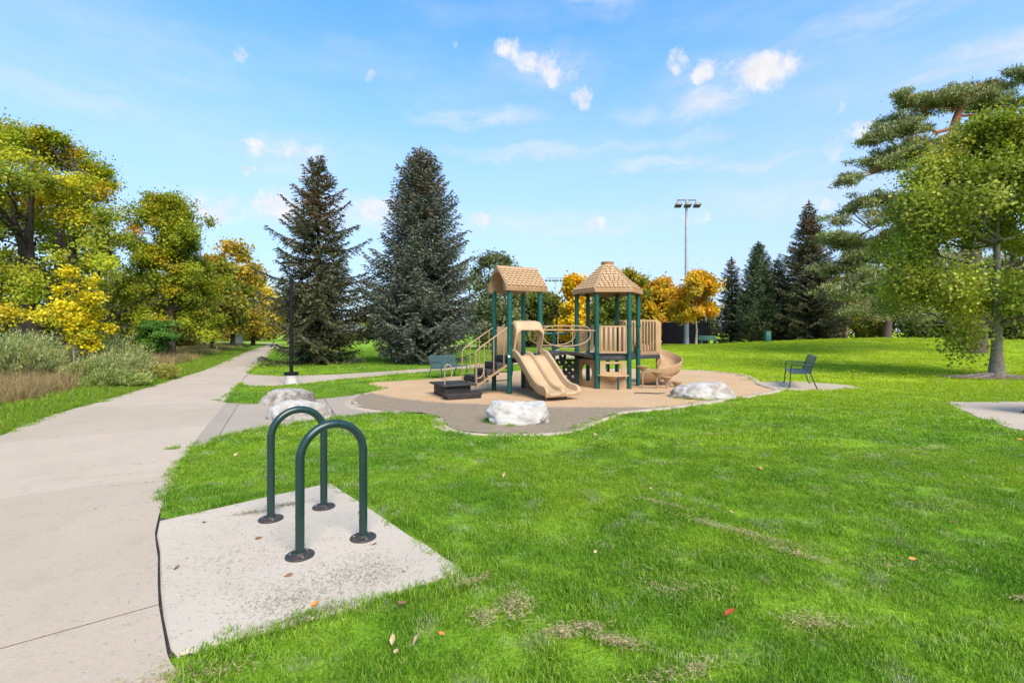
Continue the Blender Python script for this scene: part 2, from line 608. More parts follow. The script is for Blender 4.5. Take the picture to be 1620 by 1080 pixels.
_z = _h.n('ShaderNodeSeparateXYZ', ins={0: _h.n('ShaderNodeTexCoord').outputs['Object']}).outputs[2]
_h.put(_b.inputs['Base Color'], _h.mix(_h.ramp(_z, 6.5, 11.0), c4((0.075, 0.055, 0.042)), _old))
M_LEAF = foliage_material('leaf', 0.38, 0.5, 0.25)
M_NEEDLE = foliage_material('needle', 0.10, 0.6, 0.25)
M_DIRT = material('bare_dirt', (0.21, 0.135, 0.085), 0.95, 0.3, 5.0, 0.8, 40.0)


def rock_material(name, col, dark, lich):
    m = bpy.data.materials.new(name)
    m.use_nodes = True
    t = NT(m.node_tree)
    out = t.n('ShaderNodeOutputMaterial')
    b = t.n('ShaderNodeBsdfPrincipled')
    co = t.n('ShaderNodeTexCoord').outputs['Object']
    n1 = t.noise(co, 3.2, 6.0, 0.65, 0.4)
    n2 = t.noise(co, 14.0, 5.0, 0.7)
    n3 = t.noise(co, 60.0, 4.0, 0.7)
    base = t.mix(t.ramp(n1, 0.40, 0.66), c4(col), c4(dark))
    base = t.mix(t.math('MULTIPLY', t.ramp(n2, 0.56, 0.72), 0.6), base, c4(lich))
    base = t.mix(t.math('MULTIPLY', t.ramp(n3, 0.5, 0.75), 0.35), base, c4(tuple(x * .55 for x in dark)))
    t.put(b.inputs['Base Color'], base)
    b.inputs['Roughness'].default_value = 0.9
    b.inputs['Specular IOR Level'].default_value = 0.25
    h = t.math('ADD', t.math('MULTIPLY', n2, 1.0), t.math('MULTIPLY', n3, 0.35))
    bp = t.n('ShaderNodeBump', ins={'Strength': 0.9, 'Distance': 0.03, 'Height': h})
    t.put(b.inputs['Normal'], bp.outputs[0])
    t.put(out.inputs[0], b.outputs[0])
    return m


M_ROCK_W = rock_material('white_rock', (0.48, 0.455, 0.42), (0.36, 0.32, 0.28), (0.24, 0.20, 0.165))
M_ROCK_G = rock_material('pale_rock', (0.44, 0.41, 0.37), (0.26, 0.215, 0.175), (0.16, 0.13, 0.10))
M_ROCK_B = rock_material('brown_grey_rock', (0.36, 0.32, 0.275), (0.13, 0.105, 0.085), (0.08, 0.065, 0.052))

# ------------------------------------------------------------------ layout outlines, in metres (camera at the origin, looking along +Y)
PATH_L = [(2.2, -6.5), (-1.2, -1.6), (-4.0, 2.0), (-6.2, 4.9), (-7.75, 7.3), (-8.65, 9.1), (-9.45, 11.4), (-11.3, 16.3), (-12.9, 20.4), (-18.7, 33.0), (-23.2, 43.0), (-27.5, 53.5), (-34.0, 66.0), (-46.0, 80.0)]
PATH_R = [(4.6, -5.0), (1.3, -0.2), (-1.64, 2.29), (-2.02, 2.745), (-2.44, 3.31), (-3.02, 4.11), (-4.32, 6.45), (-6.30, 10.6), (-8.1, 14.3), (-9.93, 18.1), (-16.2, 32.0), (-20.8, 42.0), (-25.0, 52.0), (-31.6, 64.5), (-43.5, 78.0)]
PAD = [(-3.00, 4.13), (-1.88, 4.95), (-0.31, 3.14), (-0.93, 2.70), (-1.62, 2.31), (-2.37, 3.20)]
APRON_LO = [(-4.36, 6.42), (-4.2, 6.75), (-3.95, 7.05), (-4.18, 7.5), (-3.92, 7.85), (-3.24, 8.65), (-2.35, 9.2), (-1.9, 9.38)]
APRON_LO = [(-4.60, 6.36), (-4.17, 6.56), (-4.29, 6.98), (-4.16, 7.50), (-3.90, 7.85), (-3.24, 8.65), (-2.25, 9.25)]
APRON_HI = [(-6.75, 10.95), (-6.17, 10.65), (-5.35, 10.47), (-4.54, 11.26), (-4.13, 11.7), (-3.75, 12.05)]
PLAY = [(-3.75, 12.05), (-3.55, 13.1), (-4.3, 14.6), (-3.0, 15.7), (-1.4, 17.2), (0.6, 18.9), (3.4, 19.9), (6.6, 19.5),
        (8.0, 18.4), (8.17, 16.6), (7.33, 14.2), (7.0, 12.7), (5.9, 11.7), (5.15, 11.15), (3.25, 9.8), (1.95, 9.05),
        (1.29, 8.06), (0.85, 7.50), (0.35, 7.33), (-0.31, 7.33), (-0.80, 7.55), (-1.14, 8.1), (-1.28, 8.72), (-1.75, 9.22), (-2.25, 9.30), (-3.2, 9.95), (-3.60, 10.75)]
PLAY = smooth_line(PLAY, 0.16, True)
SIDE_HI = [(-10.0, 18.3), (-9.7, 17.75), (-8.6, 17.3), (-7.9, 17.05), (-6.1, 18.1), (-3.6, 20.6), (-1.4, 23.5), (1.5, 28.5), (4.4, 33.5), (6.0, 37.5), (5.6, 42.0), (2.5, 47.0), (-4, 52), (-16, 58)]
SIDE_LO = [(-8.25, 14.55), (-7.7, 13.75), (-6.8, 13.65), (-6.2, 14.2), (-5.5, 15.5), (-3.2, 18.6), (-0.3, 21.8), (2.9, 27.0), (5.9, 32.0), (8.0, 37.2), (7.6, 43.2), (4.0, 49.0), (-3, 54), (-15, 60)]
BENCH_PAD = [(6.95, 13.2), (7.1, 14.4), (7.9, 15.05), (9.2, 15.0), (9.85, 13.6), (8.1, 12.85), (7.2, 12.75)]
EAST_PAD = [(9.72, 10.75), (10.1, 10.72), (14.5, 10.45), (16.0, 6.0), (8.5, 6.4), (8.05, 7.6), (8.35, 8.35), (8.72, 9.15)]
MEADOW = [(-50, 3), (-10.2, 5.2), (-9.6, 8.0), (-10.2, 9.6), (-10.9, 11.6), (-13.1, 16.6), (-14.6, 20.4), (-20.8, 34), (-25.5, 44), (-29.5, 53), (-50, 75)]

path_l = smooth_line(PATH_L, 0.3)
path_r = smooth_line(PATH_R, 0.3)
JOINT_LINE = [(p[0] + .006, p[1] + .004) for p in smooth_line(path_r, 0.05) if 2.26 < p[1] < 4.14]
PAD = [PAD[1], PAD[2], PAD[3], PAD[4]] + [(p[0] + .007, p[1] + .005) for p in JOINT_LINE[2:-1:6]]
PATH_POLY = path_l + path_r[::-1]
apron_lo = smooth_line(APRON_LO, 0.15)
apron_hi = smooth_line(APRON_HI, 0.15)
APRON_POLY = apron_lo + [(-2.6, 9.5), (-3.2, 9.95), (-3.60, 10.75), (-3.75, 12.05)] + apron_hi[::-1]
side_hi = smooth_line(SIDE_HI, 0.3)
side_lo = smooth_line(SIDE_LO, 0.3)
SIDE_POLY = side_hi + side_lo[::-1]
bench_pad = smooth_line(BENCH_PAD, 0.2, True)
east_pad = smooth_line(EAST_PAD, 0.25, True)
MAPLE = (16.75, 16.6)

# ------------------------------------------------------------------ ground sheet
def axis_vals(lo, hi):
    a = np.arange(-70, 90.1, 2.0)
    return np.r_[[lo, lo * .6, lo * .35, -110, -85], a, [110, 150, hi * .35, hi * .6, hi]]


gx, gy = axis_vals(-900, 900), axis_vals(-900, 900)
GX, GY = np.meshgrid(gx, gy)
GZ = ground_za(GX, GY)
nv = len(gx)
ground = MB()
ground.v = [tuple(p) for p in np.c_[GX.ravel(), GY.ravel(), GZ.ravel()]]
ground.f = [(j * nv + i, j * nv + i + 1, (j + 1) * nv + i + 1, (j + 1) * nv + i) for j in range(len(gy) - 1) for i in range(nv - 1)]
o = ground.build('lawn', M_LAWN, smooth=180)
tag(o, 'bright green mown park lawn running from the camera to the far trees', 'lawn', kind='structure')


def sheet(name, poly, m, z=0.004, step=0.5, amp=0.0, label=None, cat=None, attr=None):
    """flat irregular sheet, triangulated with inner points"""
    xs = [p[0] for p in poly]
    ys = [p[1] for p in poly]
    rnd = random.Random(7)
    pts = [Vector(p) for p in poly]
    edges = [(i, (i + 1) % len(poly)) for i in range(len(poly))]
    x = min(xs)
    GXs, GYs = np.meshgrid(np.arange(min(xs), max(xs), step), np.arange(min(ys), max(ys), step))
    GXs = GXs + np.random.RandomState(3).uniform(-.25, .25, GXs.shape) * step
    GYs = GYs + np.random.RandomState(4).uniform(-.25, .25, GYs.shape) * step
    ok = inside_np(poly, GXs, GYs)
    pts += [Vector((a, b)) for a, b in zip(GXs[ok], GYs[ok])]
    r = delaunay_2d_cdt(pts, edges, [], 1, 1e-5)
    mb = MB()
    for p in r[0]:
        h = amp * (noise.noise((p.x * 1.3, p.y * 1.3, 1.0)) * .6 + noise.noise((p.x * 4.1, p.y * 4.1, 5.0)) * .4 + .5) if amp else 0
        mb.v.append((p.x, p.y, ground_z(p.x, p.y) + z + max(0, h)))
    mb.f = [tuple(f) for f in r[2]]
    o = mb.build(name, m, smooth=180)
    tag(o, label, cat, kind='structure')
    return o


sheet('meadow', smooth_line(MEADOW, 1.0, True), M_MEADOW, 0.004, 2.0, 0, 'dry unmown meadow ground beyond the left edge of the path', 'meadow')

# slabs of concrete ------------------------------------------------------
def slab_from_rows(rows, m, parent, name='concrete_slab', top=0.016, gap=0.015, thick=0.09):
    """rows: list of cross sections (left point, right point); a real slab with eased edges"""
    mb = MB()
    A = np.array([r_[0] for r_ in rows])
    B = np.array([r_[1] for r_ in rows])
    d0 = (A[1] - A[0]) / max(1e-6, np.linalg.norm(A[1] - A[0])) * gap * .5
    d1 = (A[-1] - A[-2]) / max(1e-6, np.linalg.norm(A[-1] - A[-2])) * gap * .5
    A[0] += d0
    B[0] += d0
    A[-1] -= d1
    B[-1] -= d1
    n = len(rows)
    k = 4
    e = 0.012
    for i in range(n):
        for j in range(k + 1):
            p = A[i] + (B[i] - A[i]) * j / k
            mb.v.append((p[0], p[1], ground_z(p[0], p[1]) + top))
    for i in range(n - 1):
        for j in range(k):
            mb.f.append((i * (k + 1) + j, i * (k + 1) + j + 1, (i + 1) * (k + 1) + j + 1, (i + 1) * (k + 1) + j))
    ring = [(0, j) for j in range(k + 1)] + [(i, k) for i in range(1, n)] + [(n - 1, j) for j in range(k - 1, -1, -1)] + [(i, 0) for i in range(n - 2, 0, -1)]
    idx = [i * (k + 1) + j for i, j in ring]
    b = len(mb.v)
    cx = sum(mb.v[i][0] for i in idx) / len(idx)
    cy = sum(mb.v[i][1] for i in idx) / len(idx)
    for i in idx:
        x, y, z = mb.v[i]
        mb.v.append((x, y, z - thick))
    L = len(idx)
    for q in range(L):
        mb.f.append((idx[q], idx[(q + 1) % L], b + (q + 1) % L, b + q))
    return mb.build(name, m, parent, smooth=30)


def slab_path(name, left, right, joints, m, label, cat, n=160, top=0.016, square=False):
    """left and right edges, joints as fractions of the length"""
    Lp, Rp = resample(left, n), resample(right, n)
    base = MB()
    for i in range(n):
        for p in (Lp[i], Rp[i]):
            base.v.append((p[0], p[1], ground_z(p[0], p[1]) + top - 0.0035))
    base.f = [(2 * i, 2 * i + 1, 2 * i + 3, 2 * i + 2) for i in range(n - 1)]
    root = base.build(name, M_SOIL, smooth=0)
    tag(root, label, cat, kind='structure')
    def along(P, t):
        f = np.clip(np.floor(t).astype(int), 0, n - 2)
        w = (t - f)[:, None]
        return P[f] * (1 - w) + P[f + 1] * w
    lj = list(joints)
    if square:                           # each joint crosses square to the path
        for q in range(1, len(joints) - 1):
            rp = along(Rp, np.array([joints[q] * (n - 1)]))[0]
            lj[q] = max(lj[q - 1] + .002, np.argmin(np.hypot(*(Lp - rp).T)) / (n - 1))
    for q, (a, b) in enumerate(zip(joints[:-1], joints[1:])):
        k = min(40, max(2, int((b - a) * n * 1.4)))
        rb = along(Rp, np.linspace(a, b, k) * (n - 1))
        ra = along(Lp, np.linspace(lj[q], lj[q + 1], k) * (n - 1))
        slab_from_rows(list(zip(ra.copy(), rb.copy())), m, root, top=top)
    return root


# the wide path: joints about every 3 m near the camera, longer beyond
plen = np.r_[0, np.cumsum(np.hypot(*np.diff(np.array(path_r), axis=0).T))]
tot = plen[-1]
near = np.argmin([math.hypot(p[0] + 1.93, p[1] - 2.62) for p in path_r])
j0 = plen[near] / tot
step = 3.05 / tot
js = [j0 - step * k for k in range(3, 0, -1)] + [j0 + step * k for k in range(0, 26)]
js = [0.0] + [j for j in js if 0.01 < j < 0.985] + [1.0]
slab_path('path', path_l, path_r, js, M_CONC, 'wide pale concrete walking path curving away beside the meadow', 'path', 1200, square=True)
slab_path('side_path', side_hi, side_lo, list(np.linspace(0, 1, 30)), M_CONC, 'narrow concrete walkway branching off behind the lamp post and playground', 'path', 260, 0.012)

# concrete apron leading into the play area
ap_lo = resample(apron_lo, 60)
ap_hi = resample(apron_hi, 60)
slab_path('apron', [tuple(p) for p in ap_hi], [tuple(p) for p in ap_lo] , [0, .22, .48, .74, 1.0], M_APRON, 'grey concrete apron leading from the path to the play area', 'pavement', 60, 0.012)
# its rounded end ring against the play surface
def band(name, line, w, m, z0, z1, label, cat, kind='structure', parent=None):
    mb = MB()
    P = np.array(line)
    n = len(P)
    T = np.gradient(P, axis=0)
    T /= np.linalg.norm(T, axis=1)[:, None] + 1e-9
    N = np.c_[-T[:, 1], T[:, 0]]
    wv_ = w if hasattr(w, '__len__') else [w] * n
    for i in range(n):
        a, b = P[i] - N[i] * wv_[i] / 2, P[i] + N[i] * wv_[i] / 2
        e = N[i] * min(0.015, wv_[i] * .2)
        mb.v += [(a[0], a[1], z0), (a[0], a[1], z1 - .012), (a[0] + e[0], a[1] + e[1], z1), (b[0] - e[0], b[1] - e[1], z1), (b[0], b[1], z1 - .012), (b[0], b[1], z0)]
    for i in range(n - 1):
        for k in range(5):
            mb.f.append((i * 6 + k, i * 6 + k + 1, (i + 1) * 6 + k + 1, (i + 1) * 6 + k))
    mb.f += [(0, 1, 2, 3, 4, 5), tuple((n - 1) * 6 + k for k in range(6))]
    o = mb.build(name, m, parent, smooth=40)
    if parent is None:
        tag(o, label, cat, kind=kind)
    return o


def slab_poly(name, poly, m, top, label, cat, gaps=None):
    mb = MB()
    n = len(poly)
    ctr = np.mean(np.array(poly), axis=0)
    for p in poly:
        mb.v.append((p[0], p[1], -0.06))
    for p in poly:
        mb.v.append((p[0], p[1], top - .012))
    for p in poly:
        d = (ctr - np.array(p))
        d = d / np.linalg.norm(d) * .014
        mb.v.append((p[0] + d[0], p[1] + d[1], top))
    for i in range(n):
        j = (i + 1) % n
        mb.f.append((i, j, n + j, n + i))
        mb.f.append((n + i, n + j, 2 * n + j, 2 * n + i))
    mb.f.append(tuple(range(2 * n, 3 * n)))
    o = mb.build(name, m, smooth=30)
    tag(o, label, cat, kind='structure')
    return o


def wobble(poly, amp, freq, seed):
    out = []
    for x, y in poly:
        out.append((x + amp * noise.noise((x * freq, y * freq, seed)), y + amp * noise.noise((x * freq, y * freq, seed + 9.3))))
    return out


pad_poly = []
for i in range(len(PAD)):
    a, b = np.array(PAD[i]), np.array(PAD[(i + 1) % len(PAD)])
    kk = 10 if i < 3 else 1
    for k in range(kk):
        pad_poly.append(tuple(a + (b - a) * k / kk))
slab_poly('concrete_pad', wobble(pad_poly, 0.012, 5.0, 2.0), M_PAD, 0.022, 'pale concrete pad under the two bike hoops, strewn with grass clippings', 'pad')
slab_poly('bench_pad', wobble(bench_pad, 0.08, 2.5, 4.0), M_CONC, 0.014, 'small worn concrete pad under the bench beside the play area', 'pad')
slab_poly('east_pad', wobble(east_pad, 0.05, 2.0, 6.0), M_CONC, 0.014, 'concrete pad cut off by the right edge of the photo', 'pad')
sheet('joint_bed', [(-1.55, 2.33), (-2.2, 3.3), (-2.85, 4.03), (-3.0, 4.05), (-2.55, 3.3), (-1.80, 2.28)], M_SOIL, 0.006, 0.3, 0, 'dark soil bed under the joint beside the bike pad', 'soil')
# black expansion strip between the path and the pad
band('expansion_joint', JOINT_LINE, 0.007, material('joint_filler', (0.018, 0.017, 0.016), 0.9, 0.4, 30.0), 0.0, 0.0185,
     'black joint filler strip between the bike pad and the path', 'joint')

# play surface -----------------------------------------------------------
def play_material():
    m = bpy.data.materials.new('wood_mulch')
    m.use_nodes = True
    t = NT(m.node_tree)
    out = t.n('ShaderNodeOutputMaterial')
    b = t.n('ShaderNodeBsdfPrincipled')
    pos = t.n('ShaderNodeNewGeometry').outputs['Position']
    at = t.n('ShaderNodeAttribute', attribute_name='grit').outputs['Fac']
    n1 = t.noise(pos, 0.8, 5.0, 0.6)
    n2 = t.noise(pos, 34.0, 4.0, 0.7)
    n3 = t.noise(pos, 7.0, 5.0, 0.65)
    sand = t.mix(t.ramp(n1, 0.3, 0.7), c4((0.44, 0.285, 0.155)), c4((0.48, 0.325, 0.19)))
    sand = t.mix(t.math('MULTIPLY', t.ramp(n3, 0.52, 0.72), 0.4), sand, c4((0.36, 0.225, 0.12)))
    sand = t.mix(t.math('MULTIPLY', t.ramp(n2, 0.46, 0.62), 0.5), sand, c4((0.30, 0.18, 0.10)))
    grey = t.mix(t.ramp(n3, 0.3, 0.7), c4((0.265, 0.205, 0.14)), c4((0.215, 0.165, 0.11)))
    grey = t.mix(t.math('MULTIPLY', t.ramp(n2, 0.46, 0.62), 0.5), grey, c4((0.12, 0.10, 0.08)))
    f = t.ramp(t.math('ADD', at, t.math('MULTIPLY', t.math('SUBTRACT', t.noise(pos, 3.0, 6.0, 0.7), 0.5), 0.9)), 0.35, 0.65)
    t.put(b.inputs['Base Color'], t.mix(f, sand, grey))
    b.inputs['Roughness'].default_value = 0.95
    b.inputs['Specular IOR Level'].default_value = 0.15
    bp = t.n('ShaderNodeBump', ins={'Strength': 0.8, 'Distance': 0.015, 'Height': n2})
    t.put(b.inputs['Normal'], bp.outputs[0])
    t.put(out.inputs[0], b.outputs[0])
    return m


play = sheet('play_surface', PLAY, play_material(), 0.008, 0.22, 0.030, 'tan wood fibre play surface under the climbing structure', 'play surface')
at = play.data.attributes.new('grit', 'FLOAT', 'POINT')
GRIT_LINE = [(-3.9, 12.6), (-2.6, 11.2), (-1.0, 10.35), (0.6, 9.95), (2.0, 9.85), (3.4, 9.9)]
gl = np.array(smooth_line(GRIT_LINE, 0.1))
vals = []
for v in play.data.vertices:
    yl = np.interp(v.co.x, gl[:, 0], gl[:, 1])
    vals.append(min(1, max(0, 0.5 + (yl - v.co.y) / 0.9)))
at.data.foreach_set('value', vals)
# concrete curb round the play area: open on the apron side
curb = [p for p in PLAY]
i0 = min(range(len(curb)), key=lambda i: math.hypot(curb[i][0] + 1.4, curb[i][1] - 17.2))
i1 = min(range(len(curb)), key=lambda i: math.hypot(curb[i][0] - 1.95, curb[i][1] - 9.05))
i2 = min(range(len(curb)), key=lambda i: math.hypot(curb[i][0] + 1.28, curb[i][1] - 8.72))
band('play_kerb', curb[i0:i1 + 1], 0.17, M_CONC, -0.05, 0.045, 'tan concrete kerb curving round the far side of the play area', 'kerb')
wid = [0.15 + 0.12 * max(0, noise.noise((p[0] * 2, p[1] * 2, 3))) + (0.22 if p[0] < -0.9 else 0) for p in curb[i1:i2 + 1]]
band('bump_kerb', curb[i1:i2 + 1], wid, M_CONC, -0.05, 0.018, 'thin concrete edge round the bulge holding the white boulder', 'kerb')
i3 = min(range(len(curb)), key=lambda i: math.hypot(curb[i][0] + 2.0, curb[i][1] - 9.25))
band('apron_kerb', curb[i3:] + curb[:2], 0.30, M_CONC, -0.05, 0.022, 'pale curved concrete edge where the apron meets the play area', 'kerb')

# bare dirt under the young maple
dp = [(MAPLE[0] - 0.4 + (1.55 + .35 * noise.noise((math.cos(a) * 2, math.sin(a) * 2, 0))) * math.cos(a), MAPLE[1] - .1 + (0.75 + .25 * noise.noise((math.cos(a) * 2, math.sin(a) * 2, 7))) * math.sin(a)) for a in np.linspace(0, 2 * PI, 50)[:-1]]
DIRT_POLY = dp
sheet('dirt_patch', dp, M_DIRT, 0.012, 0.3, 0.02, 'bare brown dirt ring around the grey maple trunk', 'dirt')

# ------------------------------------------------------------------ grass blades
def blade_mesh(name, n, rad, h0, h1, w, m, cols, lean=0.5, seed=0, seg=2):
    rs = np.random.RandomState(seed)
    r = rad * np.sqrt(rs.rand(n))
    a = rs.rand(n) * 2 * PI
    bx, by = r * np.cos(a), r * np.sin(a)
    H = h0 + (h1 - h0) * rs.rand(n) ** 1.3
    da = rs.rand(n) * 2 * PI
    ln = H * lean * rs.rand(n)
    dx, dy = np.cos(da) * ln, np.sin(da) * ln
    wa = rs.rand(n) * PI
    wx, wy = np.cos(wa) * w / 2, np.sin(wa) * w / 2
    V = np.zeros((n, 5, 3))
    V[:, 0] = np.c_[bx - wx, by - wy, np.full(n, -0.004)]
    V[:, 1] = np.c_[bx + wx, by + wy, np.full(n, -0.004)]
    V[:, 2] = np.c_[bx - wx * .8 + dx * .35, by - wy * .8 + dy * .35, H * .6]
    V[:, 3] = np.c_[bx + wx * .8 + dx * .35, by + wy * .8 + dy * .35, H * .6]
    V[:, 4] = np.c_[bx + dx, by + dy, H * (1 - .25 * (ln / np.maximum(H, 1e-6)))]
    cols = np.array(cols)
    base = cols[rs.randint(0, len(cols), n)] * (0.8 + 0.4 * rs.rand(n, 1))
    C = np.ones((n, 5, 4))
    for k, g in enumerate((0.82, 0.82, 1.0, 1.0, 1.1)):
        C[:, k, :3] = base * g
    me = bpy.data.meshes.new(name)
    me.vertices.add(n * 5)
    me.vertices.foreach_set('co', V.ravel())
    b = (np.arange(n) * 5)[:, None]
    loops = np.concatenate([b + [0, 1, 3, 2], b + [2, 3, 4]], axis=1)
    me.loops.add(n * 7)
    me.loops.foreach_set('vertex_index', loops.ravel().astype(np.int32))
    me.polygons.add(n * 2)
    st = (np.arange(n) * 7)[:, None] + [0, 4]
    me.polygons.foreach_set('loop_start', st.ravel().astype(np.int32))
    me.update()
    me.validate()
    ca = me.attributes.new('col', 'FLOAT_COLOR', 'POINT')
    ca.data.foreach_set('color', C.ravel())
    me.materials.append(m)
    return me


def scatter(name, pts, scl, meshes, seed, label, cat='grass', tilt=0.12):
    """one object: tufts set on points by geometry nodes"""
    rs = np.random.RandomState(seed)
    n = len(pts)
    me = bpy.data.meshes.new(name)
    me.vertices.add(n)
    me.vertices.foreach_set('co', np.asarray(pts, float).ravel())
    rot = np.c_[rs.randn(n) * tilt, rs.randn(n) * tilt, rs.rand(n) * 2 * PI]
    a = me.attributes.new('rot', 'FLOAT_VECTOR', 'POINT')
    a.data.foreach_set('vector', rot.ravel())
    a = me.attributes.new('scl', 'FLOAT', 'POINT')
    a.data.foreach_set('value', np.asarray(scl, float))
    a = me.attributes.new('pick', 'INT', 'POINT')
    a.data.foreach_set('value', rs.randint(0, len(meshes), n).astype(np.int32))
    o = link(bpy.data.objects.new(name, me))
    src = bpy.data.collections.new(name + '_tufts')
    for i, tm in enumerate(meshes):
        src.objects.link(bpy.data.objects.new('tuft_source', tm))
    ng = bpy.data.node_groups.new(name + '_nodes', 'GeometryNodeTree')
    ng.interface.new_socket('Geometry', in_out='INPUT', socket_type='NodeSocketGeometry')
    ng.interface.new_socket('Geometry', in_out='OUTPUT', socket_type='NodeSocketGeometry')
    N = ng.nodes
    gi, go = N.new('NodeGroupInput'), N.new('NodeGroupOutput')
    ip = N.new('GeometryNodeInstanceOnPoints')
    ci = N.new('GeometryNodeCollectionInfo')
    ci.inputs[0].default_value = src
    ci.inputs['Separate Children'].default_value = True
    ci.inputs['Reset Children'].default_value = True

    def attr(nm, ty):
        q = N.new('GeometryNodeInputNamedAttribute')
        q.data_type = ty
        q.inputs[0].default_value = nm
        return q.outputs[0]
    ng.links.new(gi.outputs[0], ip.inputs['Points'])
    ng.links.new(ci.outputs[0], ip.inputs['Instance'])
    ip.inputs['Pick Instance'].default_value = True
    ng.links.new(attr('pick', 'INT'), ip.inputs['Instance Index'])
    ng.links.new(attr('rot', 'FLOAT_VECTOR'), ip.inputs['Rotation'])
    ng.links.new(attr('scl', 'FLOAT'), ip.inputs['Scale'])
    ng.links.new(ip.outputs[0], go.inputs[0])
    md = o.modifiers.new('grow', 'NODES')
    md.node_group = ng
    tag(o, label, cat, kind='stuff')
    return o


JOINTS = [[(-1.45, 2.33), (-2.2, 3.3), (-2.85, 4.12), (-3.18, 4.14), (-2.6, 3.3), (-1.85, 2.28)], [(-4.65, 6.3), (-4.1, 6.5), (-6.1, 10.7), (-6.8, 10.95)], [(-8.4, 14.5), (-7.8, 14.2), (-9.5, 17.9), (-10.2, 18.4)]]
HARD = JOINTS + [PATH_POLY, PAD, APRON_POLY, PLAY, SIDE_POLY, bench_pad, east_pad]


def hard_mask(X, Y, shift=0.0):
    m = np.zeros(X.shape, bool)
    for p in HARD:
        m |= inside_np(p, X, Y)
    return m


def in_view(X, Y, margin):
    return (np.abs(X) < Y * 1.12 + margin)


def pts_in(y0, y1, per_m2, margin, seed):
    rs = np.random.RandomState(seed)
    xm = y1 * 1.12 + margin
    n = int((y1 - y0) * 2 * xm * per_m2)
    X = rs.uniform(-xm, xm, n)
    Y = rs.uniform(y0, y1, n)
    k = in_view(X, Y, margin) & ~hard_mask(X, Y)
    return X[k], Y[k]


def npnoise(X, Y, s, z=0.0):
    return np.array([noise.noise((x * s, y * s, z)) for x, y in zip(X, Y)])


GCOL = [(1.0, 1.0, 1.0), (0.75, 0.85, .9), (1.2, 1.15, 1.0), (1.5, 1.35, 3.5), (0.55, 0.68, .8), (1.7, 1.25, 4.0), (0.9, 1.0, 1.0)]
near_tufts = [blade_mesh('lawn_tuft', 240, 0.13, 0.014, 0.038, 0.0036, M_BLADE, GCOL, 1.1, s) for s in range(4)]
mid_tufts = [blade_mesh('lawn_tuft_mid', 150, 0.20, 0.016, 0.042, 0.0075, M_BLADE, GCOL, 1.0, s + 20) for s in range(3)]
far_tufts = [blade_mesh('lawn_tuft_far', 150, 0.50, 0.014, 0.036, 0.018, M_BLADE, GCOL, 1.0, s + 40) for s in range(3)]
meadow_poly = smooth_line(MEADOW, 1.0, True)


def lawn_points(y0, y1, den, margin, seed):
    X, Y = pts_in(y0, y1, den, margin, seed)
    k = ~inside_np(meadow_poly, X, Y) & ~inside_np(DIRT_POLY, X, Y)
    X, Y = X[k], Y[k]
    return X, Y


X, Y = lawn_points(0.9, 6.5, 95, 1.5, 1)
bare = npnoise(X, Y, 1.7, 3.0)
s = np.clip(1.0 + 0.30 * npnoise(X, Y, 2.6), 0.6, 1.5)
k = ~((bare > 0.42) & (np.random.RandomState(2).rand(len(X)) < .2))
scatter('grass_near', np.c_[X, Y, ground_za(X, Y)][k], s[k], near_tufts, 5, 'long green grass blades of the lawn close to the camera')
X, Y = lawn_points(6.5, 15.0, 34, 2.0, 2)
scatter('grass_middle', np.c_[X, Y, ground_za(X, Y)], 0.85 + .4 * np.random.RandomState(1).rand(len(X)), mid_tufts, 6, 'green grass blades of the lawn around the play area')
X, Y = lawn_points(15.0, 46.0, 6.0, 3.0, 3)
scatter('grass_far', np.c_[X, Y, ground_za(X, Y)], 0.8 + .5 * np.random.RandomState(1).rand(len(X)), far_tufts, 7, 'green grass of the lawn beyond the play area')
# a fringe of longer grass overhanging the concrete edges
rs = np.random.RandomState(9)
fr = []
edge_lines = [(path_r, 0, 22), (apron_lo, 0, 99), (apron_hi, 0, 99), ([PAD[-1], PAD[0], PAD[1], PAD[2], PAD[3]], 0, 99), (side_lo, 0, 30), (side_hi, 0, 30)]
for line, y0, y1 in edge_lines:
    P = np.array(smooth_line(line, .05)) if len(line) < 10 else np.array(line)
    q = resample(P, max(20, int(np.sum(np.hypot(*np.diff(P, axis=0).T)) * 22)))
    for p in q:
        if y0 <= p[1] < y1 and p[1] > 0.9 and abs(p[0]) < p[1] * 1.15 + 1:
            fr.append((p[0] + rs.randn() * .03, p[1] + rs.randn() * .03))
fr = np.array(fr)
on_path = inside_np(PATH_POLY, fr[:, 0], fr[:, 1]) & (rs.rand(len(fr)) < .6)
onpad_joint = (fr[:, 0] < -1.5) & (fr[:, 1] < 4.2) & (fr[:, 1] > 2.2) & (np.abs(fr[:, 0] + 1.64 + (fr[:, 1] - 2.29) * 0.757) < 0.30)
mouth = (fr[:, 0] < -4.25) & (np.abs(fr[:, 0] + 4.36 + (fr[:, 1] - 6.43) * 0.49) < .25) & (fr[:, 1] > 6.7) & (fr[:, 1] < 10.6)
mouth2 = (np.abs(fr[:, 0] + 8.1 + (fr[:, 1] - 14.3) * 0.47) < .3) & (fr[:, 1] > 14.7) & (fr[:, 1] < 18.2)
fr = fr[~on_path & ~onpad_joint & ~mouth & ~mouth2]
for bx, by, ra, rb, a0, a1, nq in ((.13, 8.35, .56, .44, 150, 260, 26), (4.56, 11.45, .84, .62, 200, 350, 70), (-3.92, 8.75, .62, .38, 220, 330, 0)):
    for _ in range(nq):
        w_ = R(rs.uniform(a0, a1))
        fr = np.vstack([fr, [bx + ra * math.cos(w_) + rs.randn() * .03, by + rb * math.sin(w_) + rs.randn() * .03]])
fringe = [blade_mesh('fringe_tuft', 46, 0.06, 0.03, 0.085, 0.0045, M_BLADE, GCOL, 1.3, s + 60) for s in range(3)]
